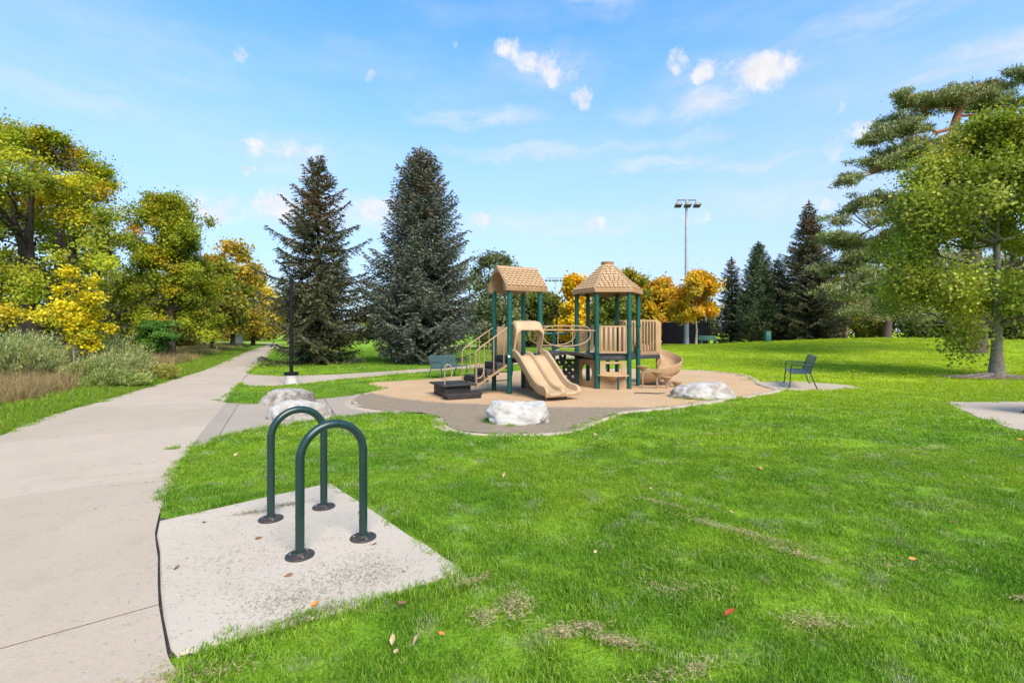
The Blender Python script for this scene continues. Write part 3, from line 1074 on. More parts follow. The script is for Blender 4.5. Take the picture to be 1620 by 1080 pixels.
scatter('grass_fringe', np.c_[fr, np.full(len(fr), .006)], 0.7 + .5 * rs.rand(len(fr)), fringe, 8, 'uneven grass fringe creeping over the concrete edges')

# meadow growth: green weeds by the path, tall straw grass behind
GREENW = [(0.14, 0.29, 0.012), (0.20, 0.34, 0.016), (0.27, 0.36, 0.035), (0.09, 0.19, 0.012), (0.34, 0.30, 0.10)]
STRAW = [(0.36, 0.25, 0.12), (0.42, 0.31, 0.17), (0.27, 0.17, 0.085), (0.30, 0.25, 0.10)]
MIXED = [(0.24, 0.27, 0.05), (0.20, 0.25, 0.04), (0.40, 0.30, 0.14), (0.33, 0.25, 0.11)]
weed_t = [blade_mesh('weed_tuft', 70, 0.15, 0.05, 0.22, 0.008, M_WEED, GREENW, 1.0, s + 80) for s in range(3)]
straw_t = [blade_mesh('straw_tuft', 80, 0.20, 0.25, 0.75, 0.009, M_WEED, STRAW, 0.8, s + 90) for s in range(3)]
mix_t = [blade_mesh('mixed_tuft', 90, 0.35, 0.15, 0.50, 0.016, M_WEED, MIXED + STRAW[:2], 0.8, s + 100) for s in range(3)]
rs = np.random.RandomState(12)
L = np.array(path_l)
Xw, Yw, Sw = [], [], []
q = resample(L, 4000)
for p in q:
    if 3 < p[1] < 45:
        for _ in range(3 if p[1] < 22 else 1):
            d = abs(rs.randn()) * (0.6 + 0.01 * p[1]) + .02
            Xw.append(p[0] - d * .88)
            Yw.append(p[1] - d * .42)
            Sw.append((0.45 + 0.55 * min(1, d / .7)) * (0.8 + .5 * rs.rand()))
scatter('path_side_weeds', np.c_[Xw, Yw, np.zeros(len(Xw))], Sw, weed_t, 13, 'lush green weeds along the meadow edge of the path')
Xs = rs.uniform(-34, -8, 9000)
Ys = rs.uniform(5, 24, 9000)
dist = np.min(np.hypot(Xs[:, None] - L[::3, 0], Ys[:, None] - L[::3, 1]), axis=1)
k = inside_np(meadow_poly, Xs, Ys) & (dist > 0.9) & (np.abs(Xs) < Ys * 1.25 + 2)
scatter('straw_grass', np.c_[Xs, Ys, np.zeros(9000)][k], (0.55 + .6 * rs.rand(9000))[k], straw_t, 14, 'tall dry straw coloured grass in front of the silvery shrubs')
Xs = rs.uniform(-46, -10, 9000)
Ys = rs.uniform(14, 60, 9000)
dist = np.min(np.hypot(Xs[:, None] - L[::3, 0], Ys[:, None] - L[::3, 1]), axis=1)
k = inside_np(meadow_poly, Xs, Ys) & (dist > 1.0)
scatter('meadow_grass', np.c_[Xs, Ys, np.zeros(9000)][k], (0.6 + .5 * rs.rand(9000))[k], mix_t, 15, 'half dry brown and green grass of the meadow under the trees')

# ------------------------------------------------------------------ foliage builders
def unit(A):
    return A / (np.linalg.norm(A, axis=-1, keepdims=True) + 1e-9)


def card_mesh(name, C, D, N, Ls, Ws, cols, m, fold=0.12, waist=0.5):
    """many small leaves: kite shaped, slightly folded"""
    n = len(C)
    D = unit(D)
    S = unit(np.cross(D, N))
    N = np.cross(S, D)
    Ls = np.broadcast_to(np.asarray(Ls, float), (n,))[:, None]
    Ws = np.broadcast_to(np.asarray(Ws, float), (n,))[:, None]
    V = np.zeros((n, 4, 3))
    V[:, 0] = C - D * Ls * .5
    mid = C + D * Ls * (waist - .5)
    V[:, 1] = mid + S * Ws * .5 + N * Ws * fold
    V[:, 2] = C + D * Ls * .5
    V[:, 3] = mid - S * Ws * .5 + N * Ws * fold
    me = bpy.data.meshes.new(name)
    me.vertices.add(n * 4)
    me.vertices.foreach_set('co', V.ravel())
    me.loops.add(n * 4)
    me.loops.foreach_set('vertex_index', np.arange(n * 4, dtype=np.int32))
    me.polygons.add(n)
    me.polygons.foreach_set('loop_start', (np.arange(n) * 4).astype(np.int32))
    me.update()
    C4 = np.ones((n, 4, 4))
    C4[:, :, :3] = np.clip(cols, 0.002, 0.9)[:, None, :]
    ca = me.attributes.new('col', 'FLOAT_COLOR', 'POINT')
    ca.data.foreach_set('color', C4.ravel())
    me.materials.append(m)
    return me


def put_mesh(name, me, parent):
    o = link(bpy.data.objects.new(name, me))
    o.parent = parent
    return o


def curve_pts(a, b, bend, n=6, rs=None, jit=0.0):
    a, b, bend = np.array(a, float), np.array(b, float), np.array(bend, float)
    m = (a + b) / 2 + bend
    t = np.linspace(0, 1, n)[:, None]
    p = a * (1 - t) ** 2 + 2 * m * t * (1 - t) + b * t * t
    if rs is not None and jit:
        j = rs.randn(n, 3) * jit
        j[0] = j[-1] = 0
        p = p + j
    return [tuple(x) for x in p]


def pal(rs, n, colours, weights, jitter=0.18):
    cs = np.array(colours)
    w = np.array(weights, float)
    i = rs.choice(len(cs), n, p=w / w.sum())
    return cs[i] * (1 + jitter * rs.randn(n, 1)) * (1 + 0.06 * rs.randn(n, 3))


def leafy_tree(name, label, x, y, H, Rad, z0, trunk_r, colours, weights, nclump, nleaf, leaf, seed, bark, group=None, stems=1, straight=1.0, lean=(0, 0),
               profile=None, clump_r=None, limbs=26, cat='tree', lump=0.35, mean=0.30, extra=None, flat=.78, hole=-.14):
    rs = np.random.RandomState(seed)
    root = empty(name, (x, y, ground_z(x, y)))
    tag(root, label, cat, group)
    profile = profile or (lambda h: np.sqrt(np.clip(np.sin(np.clip(h * .9 + .1, 0, 1) ** .85 * PI), 0, 1)))
    clump_r = clump_r or Rad * .24
    # clump centres
    CC = []
    tries = 0
    while len(CC) < nclump and tries < nclump * 40:
        tries += 1
        h = rs.rand() ** .9
        a = rs.rand() * 2 * PI
        lumpf = 1 + lump * noise.noise((math.cos(a) * 1.6 + seed, math.sin(a) * 1.6, h * 3.2)) * 1.5
        rr = Rad * float(profile(np.array(h))) * lumpf * (rs.rand() ** mean)
        p = (rr * math.cos(a) + lean[0] * h, rr * math.sin(a) + lean[1] * h, z0 + h * (H - z0))
        if noise.noise((p[0] * .55 + seed, p[1] * .55, p[2] * .55)) < hole:
            continue
        CC.append(p)
    if extra:
        CC += extra
    CC = np.array(CC)
    nc = len(CC)
    # leaves
    per = rs.multinomial(nleaf, np.ones(nc) / nc)
    idx = np.repeat(np.arange(nc), per)
    n = len(idx)
    sc = clump_r * (0.7 + .6 * rs.rand(nc))
    off = rs.randn(n, 3) * .52
    off = off * np.array([1, 1, flat])
    L3 = CC[idx] + off * sc[idx][:, None]
    L3[:, 2] = np.maximum(L3[:, 2], 0.25)
    outw = unit(L3 - np.array([lean[0] * .5, lean[1] * .5, z0 + (H - z0) * .35]))
    D = unit(outw * .3 + rs.randn(n, 3) * .6 + np.array([0, 0, -.45]))
    N = unit(outw * .75 + np.array([0, 0, .45]) + rs.randn(n, 3) * .5)
    base = pal(rs, nc, colours, weights, 0.10)
    cols = base[idx] * .62 + pal(rs, n, colours, weights, 0.2) * .38
    sz = leaf * (0.7 + .6 * rs.rand(n))
    me = card_mesh('crown', L3, D, N, sz * 1.25, sz * .95, cols, M_LEAF, .14, .45)
    put_mesh('crown', me, root)
    # wood
    mb = MB()
    tops = []
    for st in range(stems):
        a = 2 * PI * st / max(1, stems) + seed
        sp = 0 if stems == 1 else 1
        b0 = (math.cos(a) * trunk_r * 1.1 * sp, math.sin(a) * trunk_r * 1.1 * sp, -0.1)
        t0 = (math.cos(a) * Rad * .33 * sp + lean[0] * .8, math.sin(a) * Rad * .33 * sp + lean[1] * .8, z0 + (H - z0) * .78)
        pts = curve_pts(b0, t0, (rs.randn() * .036 * Rad * straight, rs.randn() * .036 * Rad * straight, 0), 9, rs, trunk_r * .25 * straight)
        rads = [trunk_r * (1.0 - .86 * (i / 8) ** .8) for i in range(9)]
        rads[0] = trunk_r * 1.35
        mb.tube(pts, rads, 9)
        tops.append(np.array(pts))
    order = rs.permutation(nc)[:limbs]
    for q in order:
        c = CC[q]
        tp = tops[rs.randint(stems)] if stems == 1 else min(tops, key=lambda t: np.linalg.norm(t[5] - c))
        zt = max(z0 * .85, min(c[2] - (0.25 + .25 * rs.rand()) * np.hypot(c[0], c[1]), tp[-1][2]))
        k = int(np.argmin(np.abs(tp[:, 2] - zt)))
        k = max(1, k)
        a0 = tp[k]
        Lb = np.linalg.norm(c - a0)
        r0 = min(trunk_r * .42, .012 + .024 * Lb) * (1 - .5 * k / 9)
        pts = curve_pts(a0, c, (0, 0, -.08 * Lb), 6, rs, .03 * Lb)
        mb.tube(pts, [r0 * (1 - .82 * i / 5) for i in range(6)], 5, caps=False)
        for _ in range(2):
            e = c + rs.randn(3) * clump_r * .7
            s0 = pts[3]
            mb.tube(curve_pts(s0, e, (0, 0, 0), 4, rs, .03 * Lb), [r0 * .4, r0 * .3, r0 * .2, r0 * .1], 4, caps=False)
    mb.build('trunk', bark, root, smooth=60)
    return root


def spruce(name, label, x, y, H, Rad, seed, colours, weights, z0=0.3, whorl=0.30, dens=1.0, droop=0.18, top_brown=0.0, card=(0.15, 0.042), group=None,
           shape=0.85, upturn=0.10, nb=6, gaps=0.0, lenvar=0.30, twig_step=0.16, airy=0.0):
    rs = np.random.RandomState(seed)
    root = empty(name, (x, y, ground_z(x, y)))
    tag(root, label, 'spruce tree', group)
    C, D, Cl = [], [], []
    mb = MB()
    mb.tube([(0, 0, -.1), (0, 0, H * .3), (0.02, 0, H * .65), (0, 0.02, H * .985)], [H * .019, H * .014, H * .008, .012], 8)
    z = z0
    while z < H * .985:
        h = (z - z0) / (H - z0)
        L0 = Rad * (1 - h) ** shape * (1.0 if h > .09 else .70) + .10
        n = nb if h < .85 else max(4, nb - 1)
        a0 = rs.rand() * 6.28
        for b in range(n):
            if rs.rand() < gaps + airy * .22 * (h > .22):
                continue
            a = a0 + 2 * PI * b / n + rs.randn() * .22
            L = L0 * (1 - lenvar + lenvar * 1.35 * rs.rand())
            pitch = (.55 * h ** 1.5 - droop * (1 - h)) + rs.randn() * .07
            ns = max(3, int(L / .22))
            t = np.linspace(0, 1, ns + 1)
            dx, dy = math.cos(a), math.sin(a)
            px = t * L * math.cos(pitch)
            pz = z + t * L * math.sin(pitch) - droop * .35 * L * np.sin(t * PI * .9) + upturn * L * t ** 3
            P = np.c_[px * dx, px * dy, pz]
            if L > .6:
                mb.tube([tuple(p) for p in P[::max(1, ns // 4)]], [max(.006, .012 * L * (1 - i / 6)) for i in range(len(P[::max(1, ns // 4)]))], 4, caps=False)
            # twigs
            s = max(.12, .10 * L)
            while s < L:
                f = s / L
                i = min(ns - 1, int(f * ns))
                w = f * ns - i
                p = P[i] * (1 - w) + P[i + 1] * w
                ax = unit(P[i + 1] - P[i])
                side = np.array([-dy, dx, 0])
                tl = (0.16 + .30 * L * min(1, 1.15 * (1 - f) + .14)) * (0.6 + .6 * rs.rand())
                tl = min(tl, .95)
                for sg in (-1, 1):
                    td = unit(ax * .65 + side * sg * (.85 + .2 * rs.randn()) + np.array([0, 0, -.22 - .25 * rs.rand()]))
                    m = max(2, int(tl / .075 * dens))
                    u = (np.arange(m) + rs.rand(m)) / m
                    cp = p + td * (u * tl)[:, None]
                    cp[:, 2] -= .18 * tl * u ** 2
                    C.append(cp)
                    D.append(td + rs.randn(m, 3) * .42 + np.array([0, 0, .12]))
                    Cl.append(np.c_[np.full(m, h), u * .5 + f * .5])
                m = max(1, int(2 * dens))
                C.append(p + rs.randn(m, 3) * .03)
                D.append(ax + rs.randn(m, 3) * .5)
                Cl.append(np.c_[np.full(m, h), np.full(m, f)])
                s += twig_step * (0.8 + .4 * rs.rand())
        z += whorl * (0.75 + .5 * rs.rand()) * (1 - .35 * h) * (1 + airy * .75 * (.22 < h < .86))
    m = 40
    C.append(np.c_[rs.randn(m) * .05, rs.randn(m) * .05, H * (.95 + .07 * rs.rand(m))])
    D.append(np.c_[rs.randn(m) * .4, rs.randn(m) * .4, np.ones(m)])
    Cl.append(np.c_[np.ones(m), np.ones(m)])
    C, D, Cl = np.vstack(C), np.vstack(D), np.vstack(Cl)
    n = len(C)
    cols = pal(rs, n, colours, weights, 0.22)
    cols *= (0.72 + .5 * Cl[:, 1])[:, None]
    if top_brown:
        patch = np.array([noise.noise((c[0] * 1.1, c[1] * 1.1, c[2] * 1.1 + seed)) for c in C[::1]])
        k = (patch + rs.randn(n) * .12 + (Cl[:, 0] - .62) * 1.5) > (.38 - .1 * top_brown)
        k &= rs.rand(n) < top_brown
        cols[k] = pal(rs, int(k.sum()), [(0.165, 0.075, 0.035), (0.21, 0.115, 0.05), (0.12, 0.06, 0.035)], [1, 1, 1])
    N = rs.randn(n, 3) + np.array([0, 0, .6])
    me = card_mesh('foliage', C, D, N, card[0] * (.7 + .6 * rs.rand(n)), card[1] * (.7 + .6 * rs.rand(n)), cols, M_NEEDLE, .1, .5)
    put_mesh('foliage', me, root)
    mb.build('trunk', M_BARK_D, root, smooth=60)
    return root


# ------------------------------------------------------------------ trees, near ones first
BLUE_SPR = [(0.085, 0.102, 0.078), (0.125, 0.135, 0.098), (0.052, 0.066, 0.050), (0.165, 0.155, 0.105)]
GREEN_SPR = [(0.0748, 0.08, 0.038), (0.1012, 0.1, 0.05), (0.0484, 0.055, 0.027), (0.1276, 0.11, 0.055)]
spruce('spruce_tree', 'open ragged spruce with brown cone laden top behind the black lamp post', -9.45, 23.4, 9.95, 3.35, 11, GREEN_SPR, [3, 3, 2, 2], 0.35, 0.33, 1.5, 0.10, 0.75, (0.165, 0.060),
       shape=.66, nb=8, gaps=.16, lenvar=.52, upturn=.16, twig_step=.11, airy=.36)
spruce('spruce_tree', 'full bluish spruce with dense even cone behind the bench', -4.52, 24.0, 10.65, 3.45, 23, BLUE_SPR, [3, 3, 2, 2], 0.25, 0.25, 1.4, 0.04, 0.42, (0.16, 0.058), shape=.62, nb=9, gaps=.03, lenvar=.26, upturn=.20, twig_step=.13)

COTTON = [(0.2682, 0.3334, 0.0161), (0.4203, 0.4203, 0.0188), (0.1522, 0.2174, 0.0161), (0.6377, 0.4928, 0.0188), (0.6957, 0.3623, 0.0188), (0.0869, 0.1305, 0.0134)]
leafy_tree('cottonwood_tree', 'tall green and gold cottonwood with several dark leaning trunks behind the shrubs', -22.2, 23.0, 11.1, 4.5, 1.8, 0.42, COTTON, [5, 6, 3, 2.2, .8, 1], 330, 92000, 0.092, 5, M_BARK_D,
           stems=4, limbs=80, lump=.8, clump_r=.52, mean=.34, hole=.03)
OLIVE = [(0.2546, 0.301, 0.0161), (0.3627, 0.3704, 0.0215), (0.1513, 0.193, 0.0134), (0.4012, 0.3087, 0.0242)]
leafy_tree('broadleaf_tree', 'olive green broad tree with low skirts between the cottonwood and the path', -19.2, 27.0, 9.0, 2.85, 0.9, 0.22, OLIVE, [4, 4, 3, 1], 270, 62000, 0.095, 8, M_BARK_D,
           profile=lambda h: np.clip(1.05 - .75 * h ** 1.4, 0, 1) * np.clip(.55 + 1.6 * h, 0, 1), limbs=60, lump=.7, clump_r=.42, mean=.34, hole=0.0)
YELLOW = [(0.66, 0.50, 0.010), (0.74, 0.58, 0.015), (0.52, 0.46, 0.014), (0.28, 0.33, 0.016)]
leafy_tree('sapling', 'bright yellow young tree rising out of the silvery shrubs', -12.95, 14.2, 3.35, 0.78, 0.75, 0.045, YELLOW, [5, 4, 2, 1], 46, 5200, 0.075, 14, M_BARK_G, limbs=22, lump=.75, clump_r=.21, cat='sapling', mean=.5,
           profile=lambda h: np.clip(.62 + .6 * np.sin(h * 7.0) * .35 + .25 * h, .25, 1), extra=[(0.65, -.1, 2.55), (.78, -.1, 2.62), (.5, 0, 2.5), (.62, 0, 3.15), (.5, -.1, 3.0)])
GREEN_Y = [(0.065, 0.150, 0.015), (0.095, 0.19, 0.02), (0.045, 0.10, 0.012)]
leafy_tree('sapling', 'small flat topped green sapling standing in brown meadow grass', -16.5, 22.6, 2.05, 1.15, 0.65, 0.05, GREEN_Y, [3, 3, 2], 44, 7000, 0.08, 17, M_BARK_D, limbs=16, lump=.6, clump_r=.30, cat='sapling', flat=.4)
YG = [(0.2074, 0.2196, 0.0171), (0.366, 0.2806, 0.0171), (0.1098, 0.1403, 0.0146), (0.488, 0.3294, 0.022)]
leafy_tree('broadleaf_tree', 'round green and yellow tree beside the path, short dark trunk showing', -22.4, 36.0, 6.6, 2.6, 2.0, 0.20, YG, [4, 2, 4, 1], 100, 16000, 0.20, 21, M_BARK_D, limbs=26, clump_r=.7)
GOLD = [(0.50, 0.34, 0.045), (0.60, 0.42, 0.05), (0.38, 0.28, 0.04), (0.28, 0.25, 0.03)]
leafy_tree('broadleaf_tree', 'tall narrow golden tree behind the round tree at the path bend', -26.8, 46.0, 9.8, 2.5, 2.0, 0.24, GOLD, [3, 3, 3, 2], 110, 15000, 0.22, 22, M_BARK_D, limbs=26, clump_r=.75, lump=.5)
leafy_tree('broadleaf_tree', 'low yellow tree at the far end of the path', -30.2, 56.0, 7.2, 3.2, 1.5, 0.24, [(0.60, 0.45, 0.025), (0.66, 0.50, 0.03), (0.52, 0.38, 0.04)], [1, 1, 1], 90, 13000, 0.25, 24, M_BARK_D, limbs=20, clump_r=.8)

MAPLE_C = [(0.2013, 0.255, 0.0188), (0.2885, 0.3288, 0.0268), (0.1208, 0.1678, 0.0161), (0.4294, 0.4294, 0.0738), (0.4563, 0.3623, 0.0336)]
leafy_tree('maple_tree', 'full green maple with grey trunk in a ring of bare dirt', MAPLE[0], MAPLE[1], 8.9, 2.80, 2.35, 0.19, MAPLE_C, [4, 4, 3, 2, .7], 300, 90000, 0.090, 31, M_BARK_G, limbs=60, lump=.34, clump_r=.56, mean=.40, straight=.12, flat=1.0, hole=-.17,
           profile=lambda h: np.clip(1.05 * np.sqrt(np.clip(1 - (np.abs(h - .24) / .80) ** 1.9, 0, 1)), 0, 1),
           extra=[(-1.5, -.4, 1.35), (-1.75, -.5, 1.15), (-1.35, -.3, 1.6), (-1.2, -.2, 1.9)])

# the leaning Scots pine
def pine(name, label, x, y, trunk, limbs, seed, ntuft, needle, colours, weights, trunk_r, tuftr=.30):
    rs = np.random.RandomState(seed)
    root = empty(name, (x, y, ground_z(x, y)))
    tag(root, label, 'pine tree')
    mb = MB()
    tp = smooth3(trunk, 6)
    nt = len(tp)
    mb.tube(tp, [trunk_r * (1 - .80 * i / (nt - 1)) for i in range(nt)], 10)
    C, D, Cl = [], [], []
    T = np.array(tp)
    for (zf, ex, ey, ez, wid, cnt) in limbs:
        cnt = int(cnt * 1.05)
        k = int(zf * (nt - 1))
        a0 = T[k]
        e = np.array([ex, ey, ez], float)
        L = np.linalg.norm(e - a0)
        pts = np.array(curve_pts(a0, e, (0, 0, -.05 * L), 8, rs, .02 * L))
        mb.tube([tuple(p) for p in pts], [max(.02, (.022 * L) * (1 - .85 * i / 7)) for i in range(8)], 6, caps=False)
        nsub = max(4, cnt // 10)
        sub = np.c_[.30 + .72 * rs.rand(nsub) ** .8, rs.randn(nsub, 2) * wid * .55, abs(rs.randn(nsub)) * .20 * wid]
        sub[0] = (1.0, 0, 0, 0)
        for q in range(cnt):
            sc_ = sub[q % nsub]
            f = sc_[0]
            i = min(6, int(min(f, .999) * 7))
            w = f * 7 - i
            p = pts[i] * (1 - w) + pts[i + 1] * w
            sp = wid * (1.15 - .55 * f)
            c = p + np.array([sc_[1] * (1.15 - .55 * f) + rs.randn() * .36, sc_[2] * (1.15 - .55 * f) + rs.randn() * .36, sc_[3] * 1.5 + rs.randn() * .16 + .08])
            if q % 2 == 0:
                mb.tube(curve_pts(p, c, (0, 0, -.05), 4), [.022, .016, .012, .006], 4, caps=False)
            C.append(c)
            D.append(unit(c - p + np.array([0, 0, .5 * wid])))
            Cl.append(rs.rand())
    C, D = np.array(C), np.array(D)
    nc = len(C)
    per = ntuft
    idx = np.repeat(np.arange(nc), per)
    n = len(idx)
    dirs = unit(rs.randn(n, 3) + np.array([0, 0, .55]) + D[idx] * .4)
    shoot = C[idx] + rs.randn(n, 3) * np.array([1, 1, .42]) * tuftr
    cols = pal(rs, nc, colours, weights, .15)[idx] * .6 + pal(rs, n, colours, weights, .2) * .4
    me = card_mesh('foliage', shoot + dirs * needle[0] * .5, dirs, rs.randn(n, 3), needle[0] * (.7 + .6 * rs.rand(n)), needle[1] * (.8 + .4 * rs.rand(n)), cols, M_NEEDLE, .08, .55)
    put_mesh('foliage', me, root)
    mb.build('trunk', M_BARK_P, root, smooth=60)
    return root


def smooth3(P, k):
    P = [Vector(p) for p in P]
    n = len(P)
    out = []
    for i in range(n - 1):
        p0 = P[i - 1] if i else P[0] * 2 - P[1]
        p1, p2 = P[i], P[i + 1]
        p3 = P[i + 2] if i + 2 < n else p2 * 2 - p1
        for q in range(k):
            t = q / k
            out.append(0.5 * ((2 * p1) + (p2 - p0) * t + (2 * p0 - 5 * p1 + 4 * p2 - p3) * t * t + (3 * p1 - p0 - 3 * p2 + p3) * t ** 3))
    out.append(P[-1])
    return [tuple(p) for p in out]


PINE_C = [(0.2072, 0.2296, 0.0784), (0.2856, 0.2968, 0.1176), (0.1288, 0.1456, 0.0515), (0.3584, 0.3472, 0.1456)]
PX, PY = 26.5, 27.5
pine('pine_tree', 'big leaning Scots pine with orange upper trunk and layered branches behind the maple', PX, PY,
     [(0, 0, -.2), (0.05, 0, 3.5), (-.45, 0, 7.5), (-1.2, 0, 11.2), (-1.0, 0, 13.6), (.3, 0, 15.4)],
     # trunk fraction, end x, y, z, spread, shoots
     [(.96, 2.6, -.3, 15.6, 1.0, 54), (.93, -2.6, -.2, 14.2, .9, 40), (.90, 1.6, .6, 14.4, 1.0, 34), (.84, -4.2, -.4, 14.0, 1.1, 56), (.80, 2.4, -.5, 14.0, 1.2, 44),
      (.76, -6.2, -.3, 12.0, 1.2, 70), (.70, -7.6, -.6, 9.7, 1.2, 76), (.70, -3.6, 1.2, 11.2, 1.4, 54), (.66, -4.6, -1.0, 10.6, 1.2, 54), (.74, 1.8, -1.6, 12.2, 1.3, 50),
      (.56, -7.3, 0, 6.3, 1.6, 80), (.52, -6.3, -1.5, 7.3, 1.5, 76), (.48, -7.7, .6, 4.7, 1.6, 84), (.44, -6.6, .6, 4.9, 1.7, 84), (.40, -7.8, -.4, 3.2, 1.5, 84), (.36, -6.6, -1.2, 3.4, 1.6, 80),
      (.30, -5.0, 0, 2.4, 1.4, 60), (.5, 3.5, 0, 8.5, 1.5, 50), (.4, 4.0, 1, 6.0, 1.5, 50), (.55, -3.4, -1.5, 8.6, 1.4, 60), (.6, -5.4, .4, 8.6, 1.3, 56)],
     41, 84, (0.24, 0.050), PINE_C, [3, 3, 3, 2], 0.55, .17)

# conifers at the far right of the light pole
spruce('spruce_tree', 'brownish narrow spruce next to the dense dark conifer', 25.6, 56.0, 10.0, 3.2, 51, GREEN_SPR, [3, 3, 3, 2], .3, .40, .9, .05, .6, (.26, .09), shape=.75, nb=8, gaps=.1, twig_step=.24)
spruce('conifer_tree', 'dense dark green pointed conifer behind the green utility cabinet', 26.9, 52.5, 11.0, 2.9, 52, [(0.095, 0.125, 0.060), (0.13, 0.16, 0.075), (0.062, 0.085, 0.042)], [1, 1, 1], .2, .30, 1.0, -.25, 0, (.26, .085), shape=.62, nb=9, upturn=.3, lenvar=.16, twig_step=.22)
spruce('spruce_tree', 'tallest far spruce with rusty cone laden top beside the pine branches', 30.9, 50.0, 14.6, 5.0, 53, GREEN_SPR, [3, 3, 2, 2], .3, .40, 1.0, .06, .8, (.27, .095), shape=.80, nb=9, gaps=.08, twig_step=.24)
spruce('spruce_tree', 'wide low skirted spruce between the pointed conifer and the tallest spruce', 29.6, 53.5, 9.4, 3.2, 54, [(0.105, 0.108, 0.045), (0.135, 0.13, 0.058), (0.070, 0.075, 0.034)], [1, 1, 1], .2, .38, .9, .02, 0, (.26, .085), shape=.6, nb=8, twig_step=.24)

# broadleaf trees behind the play structure
ORANGE = [(0.66, 0.30, 0.012), (0.70, 0.40, 0.014), (0.55, 0.22, 0.012), (0.50, 0.38, 0.018), (0.22, 0.25, 0.016)]
YOR = [(0.75, 0.46, 0.010), (0.78, 0.54, 0.014), (0.66, 0.36, 0.010)]
GRN = [(0.121, 0.1485, 0.0198), (0.1815, 0.198, 0.0264), (0.077, 0.099, 0.0154), (0.242, 0.198, 0.0308)]
SAGE = [(0.16, 0.18, 0.095), (0.20, 0.215, 0.125), (0.11, 0.125, 0.065)]
leafy_tree('broadleaf_tree', 'bright yellow orange pointed tree between the two roofs of the play structure', 6.1, 47.0, 6.9, 1.9, 1.0, .15, YOR, [1, 1, .6], 80, 9000, .23, 61, M_BARK_D, limbs=14, clump_r=.55, profile=lambda h: np.clip(1.05 - .8 * h, .1, 1))
leafy_tree('broadleaf_tree', 'olive tree seen between the posts under the hexagonal roof', 9.7, 46.0, 5.9, 2.4, .8, .15, GRN, [3, 3, 1, 1], 80, 9000, .23, 62, M_BARK_D, limbs=14, clump_r=.65)
leafy_tree('broadleaf_tree', 'small orange tree with pale trunk just in front of the black court fence', 18.2, 47.5, 7.0, 2.1, 2.6, .13, ORANGE, [4, 4, 2, 2, 1], 80, 9000, .23, 63, M_BARK_G, limbs=20, clump_r=.6, lump=.8, hole=0)
leafy_tree('broadleaf_tree', 'orange tree behind the court fence, touching the light pole', 19.6, 62.0, 8.2, 3.6, 1.2, .2, ORANGE, [4, 4, 3, 3, 2], 110, 13000, .26, 64, M_BARK_D, limbs=16, clump_r=.8, lump=.8, hole=-.05)
leafy_tree('broadleaf_tree', 'amber and green tree between the hexagonal roof and the light pole, beyond the fence', 17.2, 66.0, 8.6, 3.4, 1.0, .2, ORANGE, [2, 4, 1, 4, 4], 110, 13000, .27, 164, M_BARK_D, limbs=16, clump_r=.85, lump=.8, hole=-.05)
leafy_tree('broadleaf_tree', 'mixed green and yellow tree beside the hexagonal roof, beyond the fence', 14.9, 62.0, 9.2, 3.4, 2.0, .2, [(0.22, 0.25, 0.018), (0.40, 0.34, 0.018), (0.13, 0.16, 0.016), (0.62, 0.36, 0.014)], [3, 3, 2, 3], 100, 12000, .28, 65, M_BARK_D, limbs=16, clump_r=.8)
leafy_tree('broadleaf_tree', 'willowy grey green tree rising between the blue spruce and the gabled roof', -1.4, 42.0, 8.2, 2.6, .6, .2, SAGE + GRN[:2], [2, 2, 2, 1, 1], 100, 12000, .20, 66, M_BARK_D, limbs=30, clump_r=.7, lump=.6)
leafy_tree('broadleaf_tree', 'dark green tree framed by the four posts of the gabled tower', 1.7, 50.0, 6.2, 2.7, .5, .2, GRN, [3, 2, 3, 1], 80, 9500, .24, 67, M_BARK_D, limbs=14, clump_r=.75)
leafy_tree('broadleaf_tree', 'rust tinged green tree right of the gabled tower, behind the park lamp', 4.2, 57.0, 5.8, 2.6, .4, .2, GRN + [(0.28, 0.14, 0.02)], [3, 2, 2, 1, 2], 70, 8500, .26, 68, M_BARK_D, limbs=12, clump_r=.75)
leafy_tree('broadleaf_tree', 'leafy green tree behind the barrier slats of the hexagonal deck', 12.2, 58.0, 7.2, 2.8, .4, .2, GRN, [3, 3, 2, 1], 80, 9500, .27, 69, M_BARK_D, limbs=12, clump_r=.8)
leafy_tree('broadleaf_tree', 'pale green bushy tree at the end of the court fence', 25.3, 66.0, 6.6, 2.6, .3, .2, [(0.13, 0.15, 0.03), (0.17, 0.17, 0.03), (0.08, 0.10, 0.02)], [1, 1, 1], 70, 8500, .28, 70, M_BARK_D, limbs=10, clump_r=.8)

